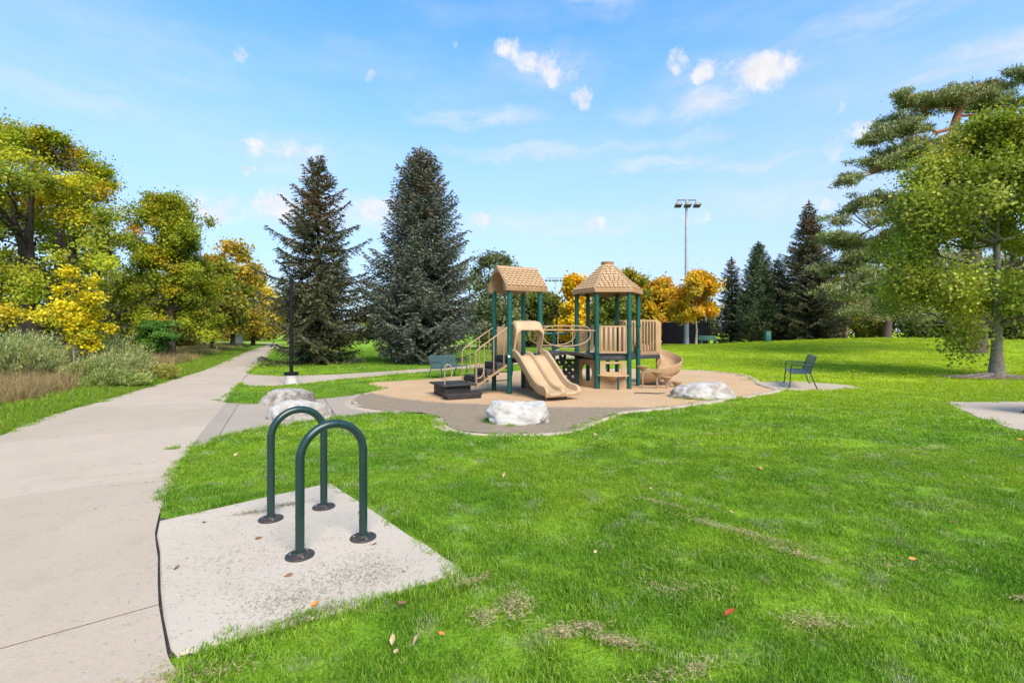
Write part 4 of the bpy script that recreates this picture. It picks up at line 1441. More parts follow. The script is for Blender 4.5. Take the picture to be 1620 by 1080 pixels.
# trees behind the pine and the maple
leafy_tree('broadleaf_tree', 'yellow green tree with bare lower trunks under the pine branches', 36.8, 54.0, 7.2, 3.4, 1.9, .24, [(0.15, 0.17, 0.014), (0.24, 0.21, 0.018), (0.09, 0.11, 0.014)], [3, 2, 2], 90, 11000, .26, 71, M_BARK_G, stems=3, limbs=24, clump_r=.85)
leafy_tree('broadleaf_tree', 'ochre tree standing beyond the crest of the lawn, below the pine', 43.0, 60.0, 7.8, 3.2, 1.4, .2, [(0.30, 0.21, 0.025), (0.22, 0.18, 0.02), (0.38, 0.24, 0.03)], [1, 1, 1], 80, 9500, .27, 72, M_BARK_D, limbs=14, clump_r=.8)
pine('pine_tree', 'smaller pine with reddish trunk on the crest of the lawn left of the maple', 33.9, 43.5, [(0, 0, -.2), (.2, 0, 2.5), (.1, 0, 5.5), (.4, 0, 9)],
     [(.25, -3.4, 0, 2.4, 1.2, 40), (.3, 3.0, -.5, 2.2, 1.2, 40), (.4, -3, 1, 4, 1.2, 40), (.5, 3, 0, 4.6, 1.2, 40), (.6, -2.6, -.5, 6, 1.1, 40), (.75, 2, 0, 7, 1, 36), (.9, -1.2, 0, 8.6, .9, 30), (.97, .8, .3, 9.4, .8, 26)],
     42, 36, (.28, .055), PINE_C, [3, 3, 2, 2], .38, .40)
pine('pine_tree', 'dark pine hidden behind the maple trunk with drooping low boughs', 41.0, 44.0, [(0, 0, -.2), (-.3, 0, 3), (0, 0, 6), (.4, 0, 10)],
     [(.2, -4, 0, 1.8, 1.3, 46), (.25, 3.4, -.5, 2.2, 1.3, 46), (.3, -3.8, 1, 3.4, 1.3, 46), (.45, 3.6, 0, 4.6, 1.3, 46), (.5, -3.6, -.5, 5.4, 1.3, 46), (.65, 3, 0, 7, 1.2, 40), (.75, -2.6, 0, 8, 1.1, 40), (.95, .8, .3, 10.4, .9, 26)],
     43, 36, (.28, .055), PINE_C, [3, 3, 3, 1], .42, .42)
leafy_tree('broadleaf_tree', 'dark shady tree at the photo edge behind the maple', 52.0, 50.0, 8.5, 4.2, .8, .3, GRN, [2, 1, 4, 0.5], 100, 11000, .27, 73, M_BARK_D, limbs=16, clump_r=1.0)
leafy_tree('broadleaf_tree', 'shady green tree filling in behind the dirt ringed maple', 46.5, 55.0, 8.8, 4.2, .8, .3, GRN, [3, 1, 4, .5], 100, 11000, .27, 74, M_BARK_D, limbs=16, clump_r=1.0)
# trees behind the cottonwood
leafy_tree('broadleaf_tree', 'shadowed tree with orange sprays behind the cottonwood trunks', -32.0, 31.0, 9.6, 4.4, 1.0, .35, [(0.06, 0.085, 0.012), (0.09, 0.11, 0.014), (0.36, 0.19, 0.015), (0.04, 0.055, 0.010)], [4, 3, 1, 3], 120, 18000, .19, 75, M_BARK_D, stems=3, limbs=30, clump_r=.9)
leafy_tree('broadleaf_tree', 'dim green tree filling the gap behind the olive tree', -30.5, 42.0, 6.6, 3.6, .4, .3, GRN, [3, 2, 3, 1], 110, 14000, .22, 76, M_BARK_D, limbs=18, clump_r=1.0)
leafy_tree('broadleaf_tree', 'gold dotted tree at the frame edge beside the cottonwood', -36.0, 27.0, 11.5, 4.2, 1.5, .4, COTTON, [4, 4, 4, 2, 1.5, 2], 120, 18000, .18, 77, M_BARK_D, stems=2, limbs=30, clump_r=1.0)

# a far belt of trees closing the park
far_proto = leafy_tree('far_tree', 'hazy green tree in the far belt closing the park', 2.0, 92.0, 8.0, 4.0, .2, .25, GRN, [3, 3, 2, 2], 70, 6000, .40, 80, M_BARK_D, group='far belt of trees closing the park', limbs=6, clump_r=1.2)
far_gold = leafy_tree('far_tree', 'hazy golden tree in the far belt closing the park', -17.0, 84.0, 6.5, 3.6, .2, .25, [(0.30, 0.22, 0.03), (0.20, 0.17, 0.025), (0.12, 0.13, 0.02)], [1, 1, 1], 60, 5000, .40, 81, M_BARK_D, group='far belt of trees closing the park', limbs=6, clump_r=1.1)
rs = np.random.RandomState(88)
for i in range(34):
    xx = -125 + i * 7.4 + rs.randn() * 1.5
    yy = 88 + rs.rand() * 26 + abs(xx) * -.12
    if abs(xx - 2) < 3 and yy < 96:
        continue
    src = far_gold if rs.rand() < .22 else far_proto
    c = copy_tree(src)
    c.location = (xx, yy, ground_z(xx, yy))
    c.rotation_euler = (0, 0, rs.rand() * 6.28)
    sc = .8 + .45 * rs.rand()
    c.scale = (sc, sc, sc)

# ------------------------------------------------------------------ silvery shrubs
SILVER = [(0.255, 0.2862, 0.1025), (0.33, 0.3498, 0.1394), (0.165, 0.1961, 0.0656), (0.42, 0.424, 0.1927), (0.29, 0.2756, 0.0697)]


def shrub(label, x, y, rx, ry, h, seed, n=15000, blow=(0.35, -.1), tint=(1, 1, 1)):
    rs = np.random.RandomState(seed)
    root = empty('shrub', (x, y, 0))
    tag(root, label, 'shrub', 'silvery shrubs beside the path')
    C, D, N_, Cc = [], [], [], []
    mb = MB()
    plumes = int(n / 45)
    for i in range(plumes):
        a = rs.rand() * 2 * PI
        r = math.sqrt(rs.rand())
        b = np.array([r * rx * .55 * math.cos(a), r * ry * .55 * math.sin(a), 0])
        hh = h * math.sqrt(max(.08, 1 - r * r * .85)) * (.72 + .4 * rs.rand())
        e = np.array([r * rx * math.cos(a) + blow[0] * hh * rs.rand(), r * ry * math.sin(a) + blow[1] * hh * rs.rand(), hh])
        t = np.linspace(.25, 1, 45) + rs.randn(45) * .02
        p = b + (e - b) * t[:, None] + np.array([0, 0, .12 * h]) * np.sin(t * PI)[:, None]
        p[:, :2] += rs.randn(45, 2) * (.05 + .03 * (1 - t))[:, None]
        p[:, 2] = np.maximum(p[:, 2] + rs.randn(45) * .04, .03)
        d = unit(e - b) + rs.randn(45, 3) * .38
        C.append(p)
        D.append(d)
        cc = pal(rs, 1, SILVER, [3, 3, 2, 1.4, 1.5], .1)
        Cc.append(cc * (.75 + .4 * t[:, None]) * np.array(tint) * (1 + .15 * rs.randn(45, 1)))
        if i % 5 == 0:
            mb.tube([tuple(b), tuple((b + e) / 2 + np.array([0, 0, .1 * h])), tuple(e * .95)], [.012, .008, .004], 4, caps=False)
    C, D, Cc = np.vstack(C), np.vstack(D), np.vstack(Cc)
    m = len(C)
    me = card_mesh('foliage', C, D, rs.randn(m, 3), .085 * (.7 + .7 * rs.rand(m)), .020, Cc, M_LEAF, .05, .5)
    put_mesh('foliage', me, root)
    mb.build('stems', M_BARK_D, root, smooth=60)
    return root


shrub('olive tinged shrub at the frame edge behind the straw grass', -15.2, 13.2, 1.7, 1.2, 1.72, 1, 15000, tint=(1.0, .98, .8))
shrub('grey green shrub just left of the yellow sapling', -13.6, 13.0, 1.3, 1.1, 1.55, 2, 13000)
shrub('shrub with wind blown plumes right behind the yellow sapling', -13.1, 15.4, 1.35, 1.2, 1.40, 3, 15000, (0.55, -.1))
shrub('pale wind swept shrub right of the yellow sapling', -11.75, 13.8, 1.15, 1.0, .98, 4, 15000, (0.6, -.15), (1.1, 1.08, 1.08))
shrub('low shrub of the cluster leaning over the path edge', -10.95, 13.2, .80, .80, .55, 5, 9000, (0.6, -.1), (1.0, 1.08, .85))
shrub('yellowing low shrub at the far end of the shrub row', -11.65, 15.6, .75, .7, .50, 6, 7000, (0.5, 0), (1.1, 1.0, .6))
shrub('rear shrub half hidden behind the grey green shrub', -16.4, 16.2, 1.8, 1.3, 1.55, 7, 13000)

# ------------------------------------------------------------------ bike hoops
def bike_hoop(a, b, hgt, label):
    a, b = Vector((a[0], a[1], 0)), Vector((b[0], b[1], 0))
    c = (a + b) / 2
    root = empty('bike_rack', (c.x, c.y, 0.022), math.atan2(b.y - a.y, b.x - a.x))
    tag(root, label, 'bike rack', 'bike racks on the concrete pad')
    w = (b - a).length / 2
    r = 0.0305
    pts = [(-w, 0, 0.004 + i * .12) for i in range(int((hgt - w) / .12) + 1)]
    zc = hgt - w
    pts += [(-w * math.cos(t), 0, zc + w * math.sin(t)) for t in np.linspace(0, PI, 25)]
    pts += [(w, 0, 0.004 + i * .12) for i in range(int((hgt - w) / .12), -1, -1)]
    MB().tube(pts, r, 18).build('hoop', M_RACK, root, smooth=60)
    for sx in (-1, 1):
        fl = MB().lathe([(0.028, .030), (.036, .026), (.040, .014), (.092, .012), (.096, .008), (.096, 0.0)], (sx * w, 0, 0), 32, caps=True).build('flange', M_RUST, root, smooth=35)
        for k in range(3):
            t = 2 * PI * k / 3 + .5
            MB().lathe([(.010, .011), (.010, .018), (.007, .021), (0.001, .0215)], (sx * w + .066 * math.cos(t), .066 * math.sin(t), 0), 8).build('bolt', M_STEEL, fl, smooth=30)
    return root


bike_hoop((-1.468, 3.325), (-1.120, 3.615), 0.885, 'dark green bike hoop nearest the camera, rusty flange at its foot')
bike_hoop((-1.995, 3.975), (-1.665, 4.250), 0.885, 'dark green bike hoop standing behind the nearer one')

# ------------------------------------------------------------------ boulders
def boulder(label, x, y, sx, sy, sz, rz, seed, m, sink=.12, rough=.22, flat=0.0, facet=False):
    bm = bmesh.new()
    bmesh.ops.create_icosphere(bm, subdivisions=5, radius=1.0)
    rn = random.Random(seed * 13)
    planes = [(Vector((rn.gauss(0, 1), rn.gauss(0, 1), rn.gauss(0, .8))).normalized(), .86 + .2 * rn.random()) for _ in range(22)] + [(Vector((.05, -.1, 1)).normalized(), flat or .95)]
    for v in bm.verts:
        p = v.co.copy()
        rr = 1.25
        for nn_, hh in planes:
            dd = p.dot(nn_)
            if dd > .05:
                rr = min(rr, hh / dd)
        q = p * rr if facet else Vector((abs(p.x) ** .85 * math.copysign(1, p.x), abs(p.y) ** .9 * math.copysign(1, p.y), abs(p.z) ** .92 * math.copysign(1, p.z)))
        s = Vector((seed * 3.1, seed * 1.7, seed))
        d = noise.noise(p * 1.3 + s) * rough + noise.noise(p * 3.0 + s) * rough * .42 + noise.noise(p * 8.0 + s) * rough * .20 + noise.noise(p * 19.0 + s) * rough * .09
        ridge = (1 - abs(noise.noise(p * 2.1 + s * 2))) ** 3 * rough * .35
        q = q * (1 + d - ridge)
        v.co = Vector((q.x * sx, q.y * sy, q.z * sz))
    zmin = -sink
    for v in bm.verts:
        if v.co.z < zmin - .05:
            v.co.z = zmin - .05
    me = bpy.data.meshes.new('boulder')
    bm.to_mesh(me)
    bm.free()
    me.polygons.foreach_set('use_smooth', [True] * len(me.polygons))
    me.materials.append(m)
    o = link(bpy.data.objects.new('boulder', me))
    o.location = (x, y, sink)
    o.rotation_euler = (0, 0, rz)
    tag(o, label, 'boulder', 'landscape boulders around the play area')
    return o


boulder('brownish low boulder behind its paler neighbour on the apron', -4.86, 10.45, .58, .36, .30, .10, 1, M_ROCK_B, .05, .12)
boulder('pale oblong boulder on the apron, in front of the brownish one', -3.84, 8.72, .56, .34, .28, .06, 2, M_ROCK_G, .05, .13)
boulder('chunky white boulder in the bulge of the play area', 0.13, 8.35, .53, .40, .33, -.03, 3, M_ROCK_W, .10, .20, .75, True)
boulder('broad mottled grey boulder at the grass edge beside the stepping pods', 4.56, 11.45, .78, .55, .34, .05, 4, M_ROCK_G, .05, .17)

# ------------------------------------------------------------------ play structure
PSI = R(28)
U = Vector((math.cos(PSI), math.sin(PSI), 0))
V_ = Vector((-math.sin(PSI), math.cos(PSI), 0))
ZZ = Vector((0, 0, 1))
GO = Vector((0.125, 12.63, 0))
ROOT = Vector((1.4, 13.0, 0))
ps = empty('play_structure', ROOT)
tag(ps, 'tan and green climbing structure with gabled and hexagonal roofs and two slides', 'play structure')
OFF = tuple(ROOT)


def LG(s, t, z):
    return GO + U * s + V_ * t + ZZ * z


def part(mb, name, m, parent=None, **kw):
    return mb.build(name, m, parent or ps, off=OFF, **kw)


def post(p, top, base=-0.05, clamps=(1.02, 1.75)):
    po = part(MB().tube([(p.x, p.y, base), (p.x, p.y, top)], .062, 16), 'post', M_POST)
    for z in clamps:
        part(MB().lathe([(.062, z - .035), (.074, z - .03), (.074, z + .03), (.062, z + .035)], (p.x, p.y, 0), 16, caps=False), 'clamp', M_POST, po)
    return po


HALF = .448
DECK = .96
corners = {k: LG(s * HALF, t * HALF, 0) for k, s, t in (('A', -1, 1), ('B', -1, -1), ('C', 1, 1), ('D', 1, -1))}
for k in 'ABCD':
    post(corners[k], 2.66)
HC = Vector((2.755, 13.87, 0))
HR = .885
hexp = [HC + Vector((HR * math.cos(R(a)), HR * math.sin(R(a)), 0)) for a in (0, 60, 120, 180, 240, 300)]   # right, back right, back left, left, front left, front right
for p in hexp:
    post(p, 2.68)

part(MB().box(corners['B'] + Vector((-.012, -.0635, .98)), (.055, .004, .09)), 'sticker', material('white_sticker', (0.62, 0.62, 0.60), .6, .05, 4.0))
# decks
def deck(poly, z, name='deck'):
    mb = MB()
    n = len(poly)
    mb.prism([(p.x, p.y) for p in poly], (0, 0, z - .05), (1, 0, 0), (0, 1, 0), ZZ, .05)
    for i in range(n):
        a, b = poly[i], poly[(i + 1) % n]
        mb.beam((a.x, a.y, z - .11), (b.x, b.y, z - .11), .035, .118)
    return part(mb, name, M_DECK, bevel=.004)


deck([LG(-.40, -.40, 0), LG(.40, -.40, 0), LG(.40, .40, 0), LG(-.40, .40, 0)], DECK)
deck([HC + (p - HC) * .92 for p in hexp], DECK)

# gabled roof: prism with an arched tunnel, shingled
def arch(w, h, zc, n=14):
    return [(w * math.cos(a), zc + h * math.sin(a)) for a in np.linspace(0, PI, n)]


RZ = 2.60
RW, RH, RL = .56, .63, .60       # half width, rise, half length along the ridge
outer = [(-RW, RZ), (-RW - .02, RZ + .12), (-.05, RZ + RH), (.05, RZ + RH), (RW + .02, RZ + .12), (RW, RZ)]
inner = [(.40, RZ), (.40, RZ + .10)] + arch(.40, .40, RZ + .10)[1:-1] + [(-.40, RZ + .10), (-.40, RZ)]
mb = MB()
mb.prism(outer + inner, LG(-RL, 0, 0), V_, ZZ, U, RL * 2)
groof = part(mb, 'gable_roof', M_ROOF, bevel=.008)
mb = MB()


def shingle_row(mb, o, ex, ey, en, x0, x1, b, w, hgt, offset, th=.034):
    """a row of scalloped shingles on a slope: o + ex*a + ey*b, proud along en"""
    a = x0 - (w / 2 if offset else 0)
    while a < x1 - .005:
        l, r_ = max(a, x0), min(a + w, x1)
        if r_ - l > w * .3:
            g = w * .07
            m_ = (l + r_) / 2
            tip = [(l + g, b + hgt * 1.02), (l + g, b + hgt * .36), (l + (r_ - l) * .22, b + hgt * .02), (m_, b - hgt * .06), (r_ - (r_ - l) * .22, b + hgt * .02), (r_ - g, b + hgt * .36), (r_ - g, b + hgt * 1.02)]
            n = len(tip)
            vs_ = []
            for lift in (0.0, 1.0):
                for (x, y) in tip:
                    f = 1 - (y - b) / hgt
                    vs_.append(o + ex * x + ey * y + en * (.002 + lift * (th * .35 + th * .8 * f)))
            fs_ = [tuple(range(n, 2 * n))] + [(i, (i + 1) % n, n + (i + 1) % n, n + i) for i in range(n)]
            mb.add(vs_, fs_)
        a += w


for sg in (-1, 1):
    e0 = Vector((0, 0, 0)) + V_ * (sg * (RW + .02)) + ZZ * (RZ + .12)
    e1 = V_ * (sg * .05) + ZZ * (RZ + RH)
    ey = (e1 - e0)
    sl = ey.length
    ey.normalize()
    en = (V_ * sg * (RH - .12) + ZZ * (RW - .03)).normalized()
    rows = 8
    for r_ in range(rows):
        shingle_row(mb, GO + e0, U, ey, en, -RL + .01, RL - .01, sl * r_ / rows, .132, sl / rows, r_ % 2)
o = part(mb, 'shingles', M_SHINGLE, groof, smooth=0)
o['kind'] = 'stuff'
part(MB().tube([LG(-RL - .005, 0, RZ + RH + .0), LG(RL + .005, 0, RZ + RH + .0)], .055, 10), 'ridge_cap', M_ROOF, groof)

# hexagonal roof
RE, ZE = 1.03, 2.64
mb = MB()


def hex_ring(r, z):
    return [HC + Vector((r * math.cos(R(a)), r * math.sin(R(a)), z)) for a in (0, 60, 120, 180, 240, 300)]


prof = [(RE - .04, ZE), (RE, ZE + .015), (RE, ZE + .105), (RE - .03, ZE + .125), (.60, ZE + .45), (.19, ZE + .84), (.19, ZE + .86), (.12, ZE + .86), (.60 - .05, ZE + .40), (RE - .10, ZE + .07)]
rings = [hex_ring(r, z) for r, z in prof]
vs_ = [p for rg in rings for p in rg]
fs_ = []
nr = len(prof)
for i in range(nr):
    for k in range(6):
        i2 = (i + 1) % nr
        fs_.append((i * 6 + k, i * 6 + (k + 1) % 6, i2 * 6 + (k + 1) % 6, i2 * 6 + k))
mb.add(vs_, fs_)
hroof = part(mb, 'hexagonal_roof', M_ROOF, smooth=20)
part(MB().lathe([(.10, .80), (.175, .81), (.165, .86), (.19, .93), (.185, .945), (.02, .955)], (HC.x, HC.y, ZE), 20), 'roof_cap', M_ROOF, hroof)
mb = MB()
for k in range(6):
    for (r0, z0, r1, z1, rows, rowoff) in ((RE - .03, ZE + .125, .60, ZE + .45, 5, 0), (.60, ZE + .45, .19, ZE + .84, 5, 1)):
        a0, a1 = R(60 * k), R(60 * k + 60)
        d0, d1 = Vector((math.cos(a0), math.sin(a0), 0)), Vector((math.cos(a1), math.sin(a1), 0))
        m0 = HC + (d0 + d1) * .5 * r0 + ZZ * z0
        m1 = HC + (d0 + d1) * .5 * r1 + ZZ * z1
        ey = m1 - m0
        sl = ey.length
        ey.normalize()
        ex = (d1 - d0).normalized()
        en = ex.cross(ey).normalized()
        if en.z < 0:
            en = -en
        for q in range(rows):
            f = q / rows
            hw = (r0 + (r1 - r0) * (f + .5 / rows)) * .5 - .004
            nn = max(1, round(2 * hw / .125))
            shingle_row(mb, m0, ex, ey, en, -hw, hw, sl * f, 2 * hw / nn, sl / rows, (q + rowoff) % 2)
o = part(mb, 'shingles', M_SHINGLE, hroof, smooth=0)
o['kind'] = 'stuff'

# staircase on the outer side of the gabled tower
st = part(MB().beam(LG(-.46, -.415, DECK - .20), LG(-1.36, -.415, .24), .03, .05).beam(LG(-.46, .415, DECK - .20), LG(-1.36, .415, .24), .03, .05), 'staircase', M_TUBE, bevel=.004)
for i, z in enumerate((.80, .64, .48)):
    s0 = -.46 - .28 * i
    part(MB().box(LG(s0 - .145, 0, z - .015), (.33, .78, .03), (U, V_, ZZ)).box(LG(s0 - .02, 0, z + .065), (.02, .78, .13), (U, V_, ZZ)).box(LG(s0 - .145, -.385, z - .075), (.33, .012, .13), (U, V_, ZZ)).box(LG(s0 - .29, 0, z - .07), (.02, .76, .08), (U, V_, ZZ)), 'tread', M_BLACK, st, bevel=.004)
tp = part(MB().box(LG(-1.80, -.02, .31), (.86, .98, .04), (U, V_, ZZ)).box(LG(-1.80, .02, .16), (.66, .80, .27), (U, V_, ZZ)).box(LG(-1.34, 0, .385), (.02, .78, .11), (U, V_, ZZ)), 'transfer_platform', M_BLACK, bevel=.006)
part(MB().prism([(-.40, 0), (.40, 0), (.44, .115), (.46, .145), (-.46, .145), (-.44, .115)], LG(-1.80, -.80, 0.005), U, ZZ, V_, .36), 'low_step', M_BLACK, tp, bevel=.006)


def rail(pts, r=.0165, seg=8, name='handrail', parent=None, m=None):
    return part(MB().tube(pts, r, seg), name, m or M_TUBE, parent, smooth=60)


for t in (-.43, .43):
    top = LG(-.46, t, 1.70)
    lo = LG(-1.30, t, 1.16)
    pts = [top] + [top + (lo - top) * f for f in (.3, .6, .9)] + [LG(-1.345, t, 1.115), LG(-1.362, t, 1.06), LG(-1.365, t, .98), LG(-1.365, t, .30)]
    h_ = rail(pts, .0175)
    for s, zb in ((-.60, .78), (-.88, .62), (-1.14, .46)):
        f = (-.46 - s) / .84
        zt = 1.70 + (1.16 - 1.70) * f
        rail([LG(s, t, zb - .12), LG(s, t, zt)], .013, 8, 'baluster', h_)
# loop handles on the transfer platform
for s, t in ((-2.12, -.34), (-1.36, -.47)):
    pts = [LG(s, t, .31), LG(s, t, .50), LG(s, t, .70), LG(s + .015, t, .76), LG(s + .06, t, .80), LG(s + .13, t, .785), LG(s + .175, t, .72), LG(s + .19, t, .62), LG(s + .165, t, .52), LG(s + .10, t, .46), LG(s + .02, t, .45)]
    rail(pts, .016, 8, 'loop_handle', tp)

# double slide with its hood
SW, SC = .86, .05
prof = [(-.42, .97), (-.62, .955), (-.78, .87), (-1.10, .62), (-1.40, .39), (-1.62, .265), (-1.80, .215), (-2.02, .195), (-2.10, .165)]
pl = smooth3([(0, a, b) for a, b in prof], 4)
cross = [(-.47, -.02), (-.465, .15), (-.44, .165), (-.40, .15), (-.37, .025), (-.30, 0), (-.10, 0), (-.035, .03), (-.022, .105), (0, .12), (.022, .105), (.035, .03), (.10, 0), (.30, 0), (.37, .025), (.40, .15), (.44, .165), (.465, .15), (.47, -.02), (.44, -.05), (-.44, -.05)]
mb = MB()
nsec = len(cross)
for i, p in enumerate(pl):
    f = i / (len(pl) - 1)
    t = Vector(pl[min(i + 1, len(pl) - 1)]) - Vector(pl[max(i - 1, 0)])
    nrm = Vector((0, t.z, -t.y)).normalized()
    if nrm.z < 0:
        nrm = -nrm
    hs = 1.0 if f < .86 else 1.0 - .6 * (f - .86) / .14
    for (a, b) in cross:
        bb = b * (hs if b > .03 else 1)
        mb.v.append(tuple(LG(SC + a, p[1] + nrm.y * bb, p[2] + nrm.z * bb)))
for i in range(len(pl) - 1):
    for k in range(nsec):
        k2 = (k + 1) % nsec
        mb.f.append((i * nsec + k, i * nsec + k2, (i + 1) * nsec + k2, (i + 1) * nsec + k))
mb.f.append(tuple(range(nsec)))
mb.f.append(tuple((len(pl) - 1) * nsec + k for k in range(nsec)))
slide = part(mb, 'double_slide', M_TANL, smooth=50)
for s in (SC - .27, SC + .27):
    part(MB().tube([LG(s, -1.80, -.03), LG(s, -1.80, .19)], .026, 10).box(LG(s, -1.80, .18), (.09, .09, .02), (U, V_, ZZ)), 'slide_leg', M_TUBE, slide)
# hood: arch panel leaning outward between the two posts
def hood_ring(w, zt, rad, n=7):
    pts = [(-w, .96)]
    pts += [(-w + rad - rad * math.cos(a), zt - rad + rad * math.sin(a)) for a in np.linspace(0, PI / 2, n)]
    pts += [(w - rad + rad * math.sin(a), zt - rad + rad * math.cos(a)) for a in np.linspace(0, PI / 2, n)]
    pts += [(w, .96)]
    return pts


mb = MB()
stages = [(-.40, .385, 1.86, .10), (-.56, .40, 1.83, .12), (-.66, .41, 1.70, .16), (-.67, .37, 1.62, .17), (-.56, .355, 1.64, .16), (-.40, .345, 1.66, .16)]
rg = []
for t, w, zt, rad in stages:
    r_ = hood_ring(w, zt, rad)
    rg.append(len(mb.v))
    for a, z in r_:
        tt = t if z > 1.45 else t + (.18 * (1.45 - z) / .49 if t < -.5 else 0)
        mb.v.append(tuple(LG(SC * .6 + a, tt, z)))
    nn = len(r_)
for i in range(len(rg)):
    i2 = (i + 1) % len(rg)
    for k in range(nn - 1):
        mb.f.append((rg[i] + k, rg[i] + k + 1, rg[i2] + k + 1, rg[i2] + k))
mb.f.append(tuple(rg[i] for i in range(len(rg))))
mb.f.append(tuple(rg[i] + nn - 1 for i in range(len(rg))))
part(mb, 'slide_hood', M_TANL, smooth=40)

# back panel and back ladder of the gabled tower, hatch panel under it
part(MB().box(LG(-.14, .46, 1.34), (.44, .03, .74), (U, V_, ZZ)), 'barrier_panel', M_TAN, bevel=.01)
part(MB().box(LG(.33, .46, 1.34), (.14, .03, .74), (U, V_, ZZ)), 'barrier_panel', M_TAN, bevel=.01)
lad = rail([LG(-.36, .52, .93), LG(-.36, .56, .5), LG(-.36, .60, .15), LG(-.36, .62, -.03)], .015, 8, 'ladder')
rail([LG(.18, .52, .93), LG(.18, .58, .5), LG(.17, .66, .15), LG(.15, .68, -.03)], .015, 8, 'stile', lad)
for z, t in ((.25, .60), (.48, .565), (.72, .54)):
    rail([LG(-.36, t, z), LG(.18, t, z)], .014, 8, 'rung', lad)
circ = [(.16 * math.cos(a), .27 + .16 * math.sin(a)) for a in np.linspace(0, 2 * PI, 24)[:-1]]
part(MB().plate([(-.36, -.03), (.36, -.03), (.36, .62), (-.36, .62)], [circ], LG(.46, 0, 0), V_, ZZ, U, .03), 'hatch_panel', M_TAN)

# bridge to the hexagonal tower
Ba = LG(.44, 0, 0)
Bb = (hexp[3] + hexp[4]) / 2
bd = Bb - Ba
bl = bd.length
bu = bd.normalized()
bv = Vector((-bu.y, bu.x, 0))


def bz(f):
    return .90 + .14 * math.sin(PI * min(1, max(0, f)))


mb = MB()
for sg in (-1, 1):
    mb.tube([Ba + bu * (bl * f) + bv * (.36 * sg) + ZZ * (bz(f) - .05) for f in np.linspace(0, 1, 10)], .022, 8)
bridge = part(mb, 'bridge', M_BLACK, smooth=60)
npk = 10
for i in range(npk):
    f = (i + .5) / npk
    s = (bz(f + .02) - bz(f - .02)) / (.04 * bl)
    dx_ = (bu + ZZ * s).normalized()
    part(MB().box(Ba + bu * (bl * f) + ZZ * bz(f), (bl / npk * .93, .80, .035), (dx_, bv, dx_.cross(bv))), 'plank', M_DECK, bridge, bevel=.006)
for sg in (-1, 1):
    q = bv * (.42 * sg)

    def BP(f, z, q=q):
        return Ba + bu * (bl * f) + q + ZZ * z
    rr = rail([BP(-.02, 1.62), BP(.25, 1.62), BP(.5, 1.62), BP(.75, 1.615), BP(1.03, 1.60)], .023, 10, 'bridge_rail')
    lp = [BP(.10, 1.60), BP(.085, 1.52), BP(.09, 1.42), BP(.13, 1.32), BP(.20, 1.25), BP(.32, 1.20), BP(.45, 1.185), BP(.60, 1.195), BP(.74, 1.235), BP(.85, 1.30), BP(.91, 1.40), BP(.925, 1.52), BP(.91, 1.64), BP(.87, 1.70), BP(.80, 1.725), BP(.5, 1.73), BP(.22, 1.725), BP(.15, 1.70), BP(.11, 1.66)]
    part(MB().tube(lp, .0165, 8, closed=True), 'loop', M_TUBE, rr, smooth=60)
    rail([BP(.60, 1.195), BP(.60, 1.62)], .014, 8, 'baluster', rr)

# front barrier on the hexagonal deck: vertical slats and a frame
FL, FR = hexp[4], hexp[5]
fx = (FR - FL).normalized()
fy = Vector((-fx.y, fx.x, 0))
fw = (FR - FL).length


def barrier(P0, P1, z0, z1, nsl, wsl, name='slatted_barrier', gapless=None, m=M_TAN, thick=.028):
    ex = (P1 - P0).normalized()
    en = Vector((-ex.y, ex.x, 0))
    L = (P1 - P0).length
    fr = MB()
    W_, H_ = L - .14, z1 - z0
    fr.plate([(0, -.03), (W_, -.03), (W_, H_ + .02), (0, H_ + .02)], [[(.018, .02), (W_ - .018, .02), (W_ - .018, H_ - .02), (.018, H_ - .02)]], P0 + ex * .07 - en * .015 + ZZ * z0, ex, ZZ, en, .03)
    fo = part(fr, name, m)
    for i in range(nsl):
        c = P0 + ex * (.07 + (L - .14) * (i + .5) / nsl)
        part(MB().box(c + ZZ * ((z0 + z1) / 2), (wsl, thick * .8, z1 - z0 - .04), (ex, en, ZZ)), 'slat', m, fo, bevel=.004)
    return fo


barrier(FL, FR, 1.02, 1.72, 6, .066)
barrier(hexp[2], hexp[3], 1.02, 1.72, 5, .08)
barrier(hexp[1], hexp[2], 1.02, 1.72, 6, .075)
for f in (.33, .66):
    rail([FL + fx * (fw * f) + fy * .10 + ZZ * .5, FL + fx * (fw * f) + fy * .10 + ZZ * 1.75], .022, 8, 'climb_pole', None, M_POST)

# panel with an oval hole below the deck, left front face
P0, P1 = hexp[3], hexp[4]
ex = (P1 - P0).normalized()
en = Vector((-ex.y, ex.x, 0))
Lp = (P1 - P0).length
oval = [(Lp / 2 + .235 * math.cos(a), .43 + .235 * math.sin(a)) for a in np.linspace(0, 2 * PI, 32)[:-1]]
part(MB().plate([(.09, -.03), (Lp - .09, -.03), (Lp - .09, .80), (.09, .80)], [oval], P0, ex, ZZ, en, .035), 'oval_panel', M_TAN)
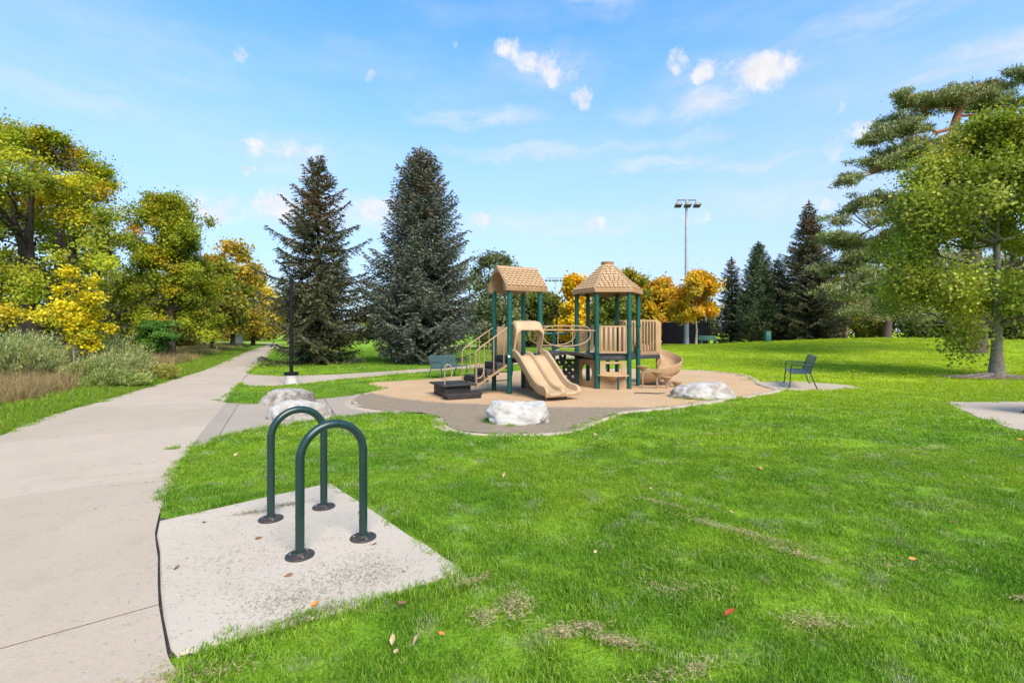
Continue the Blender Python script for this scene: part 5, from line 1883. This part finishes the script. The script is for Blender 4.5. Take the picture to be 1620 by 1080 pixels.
# shop counter panel, front face
outl = [(.09, -.03), (fw - .09, -.03), (fw - .09, .76), (.09, .76)]
sq = lambda a, b, c, d: [(a, c), (b, c), (b, d), (a, d)]
shop = part(MB().plate(outl, [sq(.22, fw - .22, .48, .70)], FL - fy * .01, fx, ZZ, fy, .035), 'shop_panel', M_TAN)
cnt = [(-.03, 0), (fw + .03, 0)] + [(fw / 2 + (fw / 2 + .03) * math.cos(a), -.30 * math.sin(a)) for a in np.linspace(0, PI, 20)[1:-1]]
part(MB().prism([(a * .92 + .035, b) for a, b in cnt], FL - fy * .012 + ZZ * .375, fx, fy, ZZ, .028), 'counter', M_TANL, shop, bevel=.006)
part(MB().tube([FL + fx * (fw * .60) - fy * .24 + ZZ * -.03, FL + fx * (fw * .60) - fy * .24 + ZZ * .375], .030, 10), 'counter_leg', M_POST, shop)
# bowl under the counter
part(MB().lathe([(.02, -.13), (.14, -.10), (.21, -.03), (.225, 0.0)], (FL + fx * (fw * .5) - fy * .06 + ZZ * .372)[:], 20), 'sink_bowl', M_TAN, shop, smooth=60)
# two dark uprights behind the window
for f in (.36, .70):
    rail([hexp[2] + (hexp[1] - hexp[2]) * f + ZZ * -.03, hexp[2] + (hexp[1] - hexp[2]) * f + ZZ * .90], .045, 10, 'support_post', None, M_POST)

# black block climber under the bridge end
cl = None
blocks = [(0, .60), (1, .60), (2, .60), (1, .40), (2, .40), (1, .20), (2, .20), (0.5, .79), (2, .0)]
cx0 = hexp[3] + Vector((-.62, -.10, 0))
cu = (hexp[4] - hexp[3]).normalized()
cu = Vector((.95, -.30, 0)).normalized()
cn = Vector((-cu.y, cu.x, 0))
for i, (a, z) in enumerate(blocks):
    hole = [(.095 + .042 * math.cos(q), .095 + .042 * math.sin(q)) for q in np.linspace(0, 2 * PI, 13)[:-1]]
    mb = MB().plate([(0, 0.02), (.02, 0), (.17, 0), (.19, .02), (.19, .17), (.17, .19), (.02, .19), (0, .17)], [hole], cx0 + cu * (a * .195) + ZZ * (z + .01), cu, ZZ, cn, .12)
    if cl is None:
        cl = part(mb, 'block_climber', M_BLACK)
    else:
        part(mb, 'climber_block', M_BLACK, cl)

# landing and slatted wall of the spiral slide
e1_ = hexp[0]
e2_ = hexp[1]
od = Vector((.866, .5, 0))
deck([e1_ + od * .04, e1_ + od * .86, e2_ + od * .86, e2_ + od * .04], DECK, 'landing')


def solid_slats(P0, P1, z0, z1, n, round_end=True):
    ex = (P1 - P0).normalized()
    en = Vector((-ex.y, ex.x, 0))
    L = (P1 - P0).length
    rad = .16
    out = [(0, z0), (L, z0)] + ([(L, z1 - rad * .6), (L - rad * .55, z1 - .02), (L - rad, z1)] if round_end else [(L, z1)]) + [(0, z1)]
    holes = []
    end = L - (.20 if round_end else .06)
    for i in range(n):
        a = .06 + (end - .06) * (i + .25) / n
        b = .06 + (end - .06) * (i + .75) / n
        holes.append(sq(a, b, z0 + .10, z1 - .06))
    o = part(MB().plate(out, holes, P0, ex, ZZ, en, .03), 'slatted_wall', M_TAN)
    for i in range(n + 1):
        a = .06 + (end - .06) * i / n
        if i == n:
            a = end - .005
        part(MB().box(P0 + ex * a + ZZ * ((z0 + z1) / 2 + .02) - en * .006, (.04, .02, z1 - z0 - .14), (ex, en, ZZ)), 'slat', M_TAN, o, bevel=.004)
    return o


solid_slats(e1_ + od * .07, e1_ + od * .93, DECK - .06, 1.93, 5)
solid_slats(e2_ + od * .07, e2_ + od * .93, DECK - .06, 1.93, 5)
solid_slats(hexp[1] + (hexp[0] - hexp[1]) * .08, hexp[1] + (hexp[0] - hexp[1]) * .32, DECK, 1.90, 1, False)
# grab handle on the right post
rail([e1_ + Vector((.02, -.07, 1.62)), e1_ + Vector((.02, -.14, 1.60)), e1_ + Vector((.02, -.15, 1.5)), e1_ + Vector((.02, -.15, 1.28)), e1_ + Vector((.02, -.14, 1.18)), e1_ + Vector((.02, -.07, 1.16))], .016, 8, 'grab_handle')

# spiral slide
SCN = Vector((4.37, 14.40, 0))
mb = MB()
ci = [(-.31, .30), (-.285, .315), (-.265, .30), (-.25, .10), (-.20, .02), (-.10, -.01), (.08, -.01), (.20, .03), (.265, .12), (.285, .27), (.30, .285), (.325, .27), (.315, .10), (.25, -.03), (.10, -.06), (-.12, -.06), (-.26, -.01), (-.29, .08)]
nc_ = len(ci)
secs = []
turn = 236
for i in range(41):
    f = i / 40
    a = R(120 - turn * f)
    z = DECK - .02 - (.76) * (f * .92 + .08 * math.sin(f * PI / 2))
    secs.append((SCN + Vector((math.cos(a), math.sin(a), 0)) * 0, a, z))
frames = []
for c, a, z in secs:
    rd = Vector((math.cos(a), math.sin(a), 0))
    frames.append((c + rd * .38 + ZZ * z, rd))
# straight run-in and run-out
a_end = secs[-1][1]
tdir = Vector((math.sin(a_end), -math.cos(a_end), 0))
pe, rde = frames[-1]
for k in range(1, 6):
    frames.append((pe + tdir * (.085 * k) + ZZ * (-.028 * k + .004 * k * k), rde))
ts = Vector((math.sin(secs[0][1]), -math.cos(secs[0][1]), 0))
frames = [(frames[0][0] - ts * .22 + ZZ * .01, frames[0][1])] + frames
for p, rd in frames:
    for a, b in ci:
        mb.v.append(tuple(p + rd * a + ZZ * b))
for i in range(len(frames) - 1):
    for k in range(nc_):
        k2 = (k + 1) % nc_
        mb.f.append((i * nc_ + k, i * nc_ + k2, (i + 1) * nc_ + k2, (i + 1) * nc_ + k))
mb.f.append(tuple(range(nc_)))
mb.f.append(tuple((len(frames) - 1) * nc_ + k for k in range(nc_)))
sp_ = part(mb, 'spiral_slide', M_TAN, smooth=60)
part(MB().tube([SCN + ZZ * -.03, SCN + ZZ * 1.0], .055, 14), 'centre_pole', M_TAN, sp_)
part(MB().tube([frames[-7][0] + ZZ * -.02, Vector((frames[-7][0].x, frames[-7][0].y, -.03))], .05, 10), 'slide_leg', M_TAN, sp_)

# stepping pods
def pod(x, y, h, label):
    root = empty('stepping_pod', (x, y, 0.01))
    tag(root, label, 'stepping pod', 'stepping pods beside the spiral slide')
    MB().lathe([(.035, h - .14), (.075, h - .10), (.125, h - .035), (.15, h - .012), (.152, h), (.14, h + .006), (.02, h + .010)], (0, 0, 0), 20).build('pod_top', M_TAN, root, smooth=50)
    MB().tube([(0, 0, -.05), (0, 0, h - .13)], .024 if h > .2 else .05, 10).build('stem', M_TUBE, root, smooth=60)
    return root


pod(3.60, 13.25, .62, 'tallest tan mushroom stepping pod, next to the hexagonal tower post')
pod(3.95, 13.10, .48, 'second tallest tan stepping pod in the descending row')
pod(4.25, 13.20, .33, 'short tan stepping pod in front of the spiral slide')
pod(4.62, 13.48, .17, 'lowest tan stepping pod, nearest the mottled boulder')

# green T bar behind the bridge
tb = empty('chinning_bar', (1.28, 14.75, 0))
tag(tb, 'green T shaped bar post standing behind the bridge', 'chinning bar')
MB().tube([(0, 0, -.05), (0, 0, 1.56)], .055, 12).build('post', M_POST, tb, smooth=60)
MB().tube([(-.30, 0, 1.52), (.48, 0, 1.52)], .035, 10).build('crossbar', M_POST, tb, smooth=60)

# ------------------------------------------------------------------ benches
def make_bench(label, loc, rz):
    root = empty('park_bench', loc, rz)
    tag(root, label, 'bench', 'green steel benches around the play area')
    Wd = 1.75
    seat = MB()
    sp = [(-.02, .455), (.06, .425), (.20, .415), (.34, .43), (.43, .45), (.455, .435)]
    bp = [(-.035, .47), (-.075, .60), (-.115, .74), (-.15, .86), (-.175, .875)]
    for nm, prof in (('seat', sp), ('backrest', bp)):
        sm = smooth3([(0, a, b) for a, b in prof], 3)
        mb = MB()
        nst = 30
        # steel straps side by side, a real gap between each
        for q in range(nst):
            x0 = -Wd / 2 + Wd * q / nst
            x1 = x0 + Wd / nst * .80
            b0 = len(mb.v)
            for p in sm:
                mb.v += [(x0, p[1], p[2]), (x1, p[1], p[2]), (x1, p[1] + .002, p[2] - .006), (x0, p[1] + .002, p[2] - .006)]
            for i in range(len(sm) - 1):
                for k in range(4):
                    k2 = (k + 1) % 4
                    mb.f.append((b0 + i * 4 + k, b0 + i * 4 + k2, b0 + (i + 1) * 4 + k2, b0 + (i + 1) * 4 + k))
        for e in (sm[0], sm[-1]):
            mb.tube([(-Wd / 2, e[1], e[2]), (Wd / 2, e[1], e[2])], .014, 6)
        mb.build(nm, M_BENCH, root, smooth=40)
    for sx in (-Wd / 2 + .01, Wd / 2 - .01):
        lf = MB().tube(smooth3([(sx, .52, 0.0), (sx, .47, .03), (sx, .45, .22), (sx, .44, .42), (sx, .42, .62), (sx, .36, .66), (sx, .15, .655), (sx, -.10, .65)], 3), .016, 7)
        lf.tube(smooth3([(sx, -.24, 0.0), (sx, -.18, .03), (sx, -.10, .24), (sx, -.03, .44), (sx, -.08, .62), (sx, -.16, .87)], 3), .016, 7)
        lf.tube([(sx, -.04, .43), (sx, .44, .42)], .014, 7)
        lf.build('leg_frame', M_BENCHF, root, smooth=60)
    return root


b1 = make_bench('green steel bench on the small worn pad beside the play area', (8.46, 13.85, .014), math.atan2(.90, .43))
b2 = copy_tree(b1)
b2.location = (-2.32, 16.65, 0.0)
b2.scale = (.9, .9, .86)
b2.rotation_euler = (0, 0, math.atan2(.90, .45) - PI)
b2['label'] = 'green steel bench between the blue spruce and the dark stairs'
b3 = copy_tree(b1)
b3.location = (10.72, 9.2, .014)
b3.rotation_euler = (0, 0, R(190))
b3['label'] = 'bench of which only the seat end shows at the photo edge'

# ------------------------------------------------------------------ lamp posts
def park_lamp(label, x, y, h=3.66):
    root = empty('lamp_post', (x, y, 0))
    tag(root, label, 'lamp post', 'black park lamp posts')
    MB().lathe([(.19, -.1), (.185, .27), (.17, .29)], (0, 0, 0), 24).build('concrete_base', M_PIER, root, smooth=35)
    MB().lathe([(.205, .28), (.205, .345), (.19, .36), (.07, .37)], (0, 0, 0), 24).build('base_cover', M_LAMP, root, smooth=35)
    MB().tube([(0, 0, .36), (0, 0, h - .48)], .055, 14).lathe([(.066, h - .52), (.07, h - .44), (.05, h - .42)], (0, 0, 0), 14).build('pole', M_LAMP, root, smooth=50)
    head = MB().lathe([(.05, h - .045), (.26, h - .04), (.285, h - .02), (.27, h - .002), (.10, h + .012), (.01, h + .015)], (0, 0, 0), 28).build('lamp_head', M_LAMP, root, smooth=40)
    MB().lathe([(.20, h - .056), (.20, h - .046), (.01, h - .046)], (0, 0, 0), 20).build('lens', M_LENS, head, smooth=40)
    for k in range(4):
        a = PI / 4 + k * PI / 2
        c, s = math.cos(a), math.sin(a)
        MB().tube([(c * .05, s * .05, h - .46), (c * .10, s * .10, h - .38), (c * .17, s * .17, h - .22), (c * .235, s * .235, h - .04)], .011, 6).build('arm', M_LAMP, head, smooth=60)
    return root


l1 = park_lamp('black ring topped park lamp on a concrete footing before the ragged spruce', -6.66, 14.5)
l2 = copy_tree(l1)
l2.location = (3.4, 36.4, 0)
l2['label'] = 'black park lamp beyond the bridge, against the yellow tree'

# ------------------------------------------------------------------ sports lights and far fixtures
def sport_light(label, x, y, h, nl, arm, r=.22, m=M_GALV):
    root = empty('sports_light', (x, y, ground_z(x, y)))
    tag(root, label, 'floodlight pole', 'floodlight poles of the sports courts')
    MB().tube([(0, 0, -.2), (0, 0, h * .4), (0, 0, h)], [r, r * .75, r * .45], 14).build('pole', m, root, smooth=60)
    ar = MB().beam((-arm, 0, h - .08), (arm, 0, h - .08), .12, .12).build('crossarm', M_FLOOD, root, bevel=.01)
    for i in range(nl):
        xx = -arm + 2 * arm * (i / max(1, nl - 1))
        tilt = Vector((0, -.35, -1)).normalized()
        f = MB()
        cx_ = Vector((xx, -.35, h - .62))
        f.prism([(-.36, -.14), (.36, -.14), (.28, .16), (-.28, .16)], cx_ + Vector((0, -.35, 0)), (1, 0, 0), (0, .25, .97), (0, .97, -.25), .72)
        f.beam((xx, 0, h - .12), (xx, -.10, h - .46), .08, .08)
        f.build('floodlight', M_FLOOD, root, bevel=.03)
    return root


sport_light('tall grey floodlight pole with three lamps standing by the court fence', 18.7, 51.5, 15.6, 3, 1.0, .27)
sport_light('far floodlight pole with a long lamp bar between the two roofs', 11.0, 122.0, 15.3, 6, 2.3, .20)
g = empty('sports_pole', (24.2, 60.0, 0))
tag(g, 'thin pale pole behind the orange trees at the fence end', 'pole')
MB().tube([(0, 0, -.1), (0, 0, 4.4)], .14, 12).build('pole', M_GALV, g, smooth=60)
up = empty('utility_pole', (-49.5, 90.0, 0))
tag(up, 'brown wooden utility pole rising above the yellow tree at the path end', 'utility pole')
MB().tube([(0, 0, -.1), (0, 0, 14.5)], [.18, .12], 10).build('pole', M_WOODPOLE, up, smooth=60)
MB().beam((-1.0, 0, 13.7), (1.0, 0, 13.7), .12, .14).build('crossarm', M_WOODPOLE, up)
gb = empty('signal_cabinet', (-30.6, 54.0, 0))
tag(gb, 'narrow grey cabinet by the far end of the path', 'cabinet')
MB().box((0, 0, .75), (.55, .45, 1.5)).build('body', M_GALV, gb, bevel=.03)
MB().box((0, 0, 1.52), (.62, .52, .06)).build('lid', M_GALV, gb, bevel=.01)
MB().box((0.02, -.232, .8), (.44, .014, 1.2)).build('door', M_GALV, gb, bevel=.004)

# green utility cabinet and low green box by the lawn crest
uc = empty('utility_cabinet', (22.6, 42.5, ground_z(22.6, 42.5) - .05))
tag(uc, 'narrow green utility cabinet in front of the dense dark conifer', 'utility cabinet')
MB().box((0, 0, .50), (.46, .40, 1.0)).build('body', M_CABINET, uc, bevel=.03)
MB().prism([(-.25, 0), (.25, 0), (.22, .06), (-.22, .06)], (0, -.22, .998), (1, 0, 0), ZZ, (0, 1, 0), .44).build('lid', M_CABINET, uc, bevel=.01)
MB().box((0, -.207, .5), (.38, .014, .84)).build('door', M_CABINET, uc, bevel=.004)
lb = empty('green_bench', (20.4, 50.0, ground_z(20.4, 50) - .0))
tag(lb, 'low green slatted bench beside the end of the court fence', 'bench')
for i in range(3):
    MB().box((0, -.2 + .2 * i, .46), (1.9, .17, .05)).build('seat_plank', M_CABINET, lb, bevel=.008)
for i in range(3):
    MB().box((0, .32, .58 + .14 * i), (1.9, .04, .115)).build('back_plank', M_CABINET, lb, bevel=.008)
for sx in (-.75, .75):
    MB().box((sx, .0, .215), (.08, .5, .43)).box((sx, .28, .45), (.08, .05, .9)).build('leg', M_CABINET, lb, bevel=.008)

# black court fence with windscreens
fe = empty('court_fence', (1.0, 55.0, 0))
tag(fe, 'black court fence with windscreen panels behind the play structure', 'fence')
x = 0.0
i = 0
FLN = 21.6
while x <= FLN + .01:
    MB().tube([(x, 0, -.1), (x, 0, 2.85)], .05, 8).build('fence_post', M_SCREEN, fe, smooth=60)
    if x + 2.7 <= FLN + .01:
        w = 2.55 if i not in (5,) else 1.75
        MB().box((x + .07 + w / 2, .03, 1.45), (w, .02, 2.5)).build('windscreen', M_SCREEN, fe)
        MB().tube([(x + .05, 0, 2.82), (x + 2.65, 0, 2.82)], .03, 6).tube([(x + .05, 0, .12), (x + 2.65, 0, .12)], .03, 6).build('fence_rail', M_SCREEN, fe)
    x += 2.7
    i += 1
sheet('court_strip', [(6, 51.2), (21.5, 50.2), (25.0, 52.4), (25, 57), (1, 57), (1, 53)], M_CONC, 0.02, 2.0, 0, 'pale concrete strip along the foot of the court fence', 'pavement')

# ------------------------------------------------------------------ litter: leaves, clippings, thatch, roots, stick
LEAFC = {'brown': (0.22, 0.10, 0.045), 'orange': (0.50, 0.19, 0.03), 'red': (0.42, 0.055, 0.015), 'tan': (0.42, 0.29, 0.16)}
leaf_m = {k: material(k + '_dry_leaf', v, .7, .25, 40.0) for k, v in LEAFC.items()}


def fallen_leaf(kind, x, y, z, size, seed, label, group=None):
    rs = np.random.RandomState(seed)
    mb = MB()
    outl = [(-.5, 0), (-.28, .20), (0, .27), (.28, .18), (.55, 0), (.28, -.18), (0, -.27), (-.28, -.20)]
    c = rs.rand() * .5 + .15
    for a, b in outl:
        mb.v.append((a * size, b * size, size * (c * b * b * 3 + .25 * a * a)))
    mb.v.append((0, 0, -.02 * size))
    mb.f = [(i, (i + 1) % 8, 8) for i in range(8)]
    mb.tube([(-.5 * size, 0, size * .06), (-.75 * size, .03 * size, size * .10)], .02 * size, 4)
    o = mb.build('fallen_leaf', leaf_m[kind], smooth=60)
    o.location = (x, y, z)
    o.rotation_euler = (rs.randn() * .3, rs.randn() * .3, rs.rand() * 6.28)
    tag(o, label, 'leaf', group)
    return o


fallen_leaf('red', 1.18, 2.60, .055, .075, 1, 'red fallen leaf lying alone on the open lawn')
rs = np.random.RandomState(5)
for i, (x, y) in enumerate([(-1.12, 2.72), (-1.42, 3.05), (-.70, 3.10), (-1.9, 3.6), (-2.5, 3.9), (-1.0, 3.5), (-2.2, 3.15), (-1.3, 4.1)]):
    fallen_leaf('brown' if i else 'orange', x, y, .028, .035 + .03 * rs.rand() + (.03 if i == 0 else 0), 20 + i,
                'curled orange leaf on the concrete near its grassy edge' if i == 0 else 'small brown leaf lying on the concrete bike pad', None if i == 0 else 'brown leaves on the bike pad')
for i in range(46):
    y = 1.9 + 5.5 * rs.rand() ** 1.4
    x = (rs.rand() * 2.2 - .95) * y
    if any(inside(p, x, y) for p in HARD):
        continue
    k = ('brown', 'orange', 'tan', 'tan')[rs.randint(4)]
    fallen_leaf(k, x, y, .045, .04 + .035 * rs.rand(), 60 + i, {'brown': 'small brown dry leaf resting in the lawn grass', 'orange': 'small orange dry leaf resting in the lawn grass', 'tan': 'small tan dry leaf resting in the lawn grass'}[k], k + ' leaves scattered on the lawn')


def strands(name, centres, n, length, width, cols, z, label, seed, m=M_WEED, up=.15):
    rs = np.random.RandomState(seed)
    C = []
    for (cx, cy, rx, ry, ang, w) in centres:
        k = int(n * w)
        a = rs.randn(k, 2) * .5
        px, py = a[:, 0] * rx, a[:, 1] * ry
        C.append(np.c_[cx + px * math.cos(ang) - py * math.sin(ang), cy + px * math.sin(ang) + py * math.cos(ang), np.full(k, z) + rs.rand(k) * .012])
    C = np.vstack(C)
    m_ = len(C)
    D = np.c_[rs.randn(m_, 2), rs.randn(m_) * up]
    me = card_mesh(name, C, D, np.c_[rs.randn(m_, 2) * .3, np.ones(m_)], length * (.5 + rs.rand(m_)), width, pal(rs, m_, cols, np.ones(len(cols)), .2), m)
    o = link(bpy.data.objects.new(name, me))
    tag(o, label, 'grass clippings', kind='stuff')
    return o


strands('pad_clippings', [(-1.4, 3.2, 1.1, 1.0, 0, .45), (-.95, 3.1, .35, .25, 0, .3), (-1.05, 3.0, .5, .3, .5, .3), (-2.02, 4.30, .20, .07, .5, .3), (-2.22, 4.12, .16, .06, .4, .2), (-1.95, 3.3, .5, .5, 0, .2), (-1.3, 2.75, .3, .2, 0, .25), (-1.1, 2.63, .25, .06, .55, .3), (-2.3, 4.0, .5, .5, 0, .1)],
        2000, .022, .0024, [(0.15, 0.155, 0.06), (0.22, 0.19, 0.09), (0.11, 0.11, 0.05), (0.26, 0.21, 0.12)], .0235, 'scattered dry grass clippings on the bike pad', 3, up=.02)
strands('path_clippings', [(-4.2, 5.25, .9, .05, .35, .3), (-3.75, 4.95, .6, .04, .4, .25), (-3.5, 4.3, 1.1, .05, .45, .2), (-3.9, 4.5, .9, .08, .45, .15), (-3.3, 3.9, .9, .1, .45, .15), (-4.6, 5.6, .7, .05, .3, .2)],
        420, .024, .0026, [(0.10, 0.115, 0.04), (0.17, 0.15, 0.07), (0.13, 0.15, 0.04)], .018, 'streaks of grass clippings blown across the wide path', 4, up=.02)
th = []
for cx, cy, rx, ry, an, w in [(1.75, 3.75, .55, .07, -.75, 1.0), (1.35, 4.35, .3, .06, -.7, .5), (2.0, 3.35, .3, .07, -.8, .5), (.02, 2.72, .12, .14, 0, .7), (.26, 2.47, .10, .06, .2, .4), (-.26, 2.98, .16, .05, .6, .4), (.53, 2.40, .16, .05, -.3, .5), (.40, 2.52, .12, .04, 0, .3), (-.15, 2.62, .08, .1, 0, .3),
                              (3.05, 2.75, .16, .06, -.2, .6), (1.62, 2.55, .2, .1, 0, .5), (2.6, 3.2, .4, .15, 0, .4), (3.9, 4.3, .6, .3, .3, .7), (1.0, 2.9, .3, .15, 0, .4), (5.6, 6.4, .5, .1, .3, .6), (3.0, 7.3, .35, .08, .1, .5), (6.3, 5.2, .8, .3, .2, .7), (4.6, 6.0, 1.0, .3, .2, .7), (-1.5, 2.15, .3, .08, .3, .5), (.75, 2.18, .3, .06, .3, .4)]:
    th.append((cx, cy, rx, ry, an, w))
strands('dry_thatch', th, 700, .034, .0034, [(0.50, 0.40, 0.22), (0.42, 0.32, 0.17), (0.56, 0.46, 0.27), (0.34, 0.29, 0.13)], .026, 'pale dead thatch in patches of the lawn', 6, up=.2)
# roots at the foot of the maple
for i, (a, L_) in enumerate([(2.9, 1.5), (3.35, 1.0), (.1, 1.1), (.5, .7), (5.2, .6)]):
    pts = [(0, 0, .05)]
    mb = MB()
    P = [(MAPLE[0] + math.cos(a + .12 * math.sin(q * 3)) * L_ * q, MAPLE[1] + math.sin(a + .12 * math.sin(q * 3)) * L_ * q * .8, .11 * (1 - q) ** 1.5 + .012) for q in np.linspace(.08, 1, 8)]
    mb.tube([(p[0] - MAPLE[0], p[1] - MAPLE[1], p[2]) for p in P], [.085 * (1 - .75 * k / 7) for k in range(8)], 8)
    root_t = [o_ for o_ in scene.objects if o_.name.startswith('maple_tree')][0]
    mb.build('root', M_BARK_G, root_t, smooth=60)
stick = MB().tube([(3.05, 12.02, .05), (3.3, 11.97, .055), (3.62, 11.93, .045), (3.80, 11.95, .05)], [.012, .016, .014, .008], 6).build('stick', M_BARK_D, smooth=60)
tag(stick, 'thin dark stick lying on the play surface near the mottled boulder', 'stick')
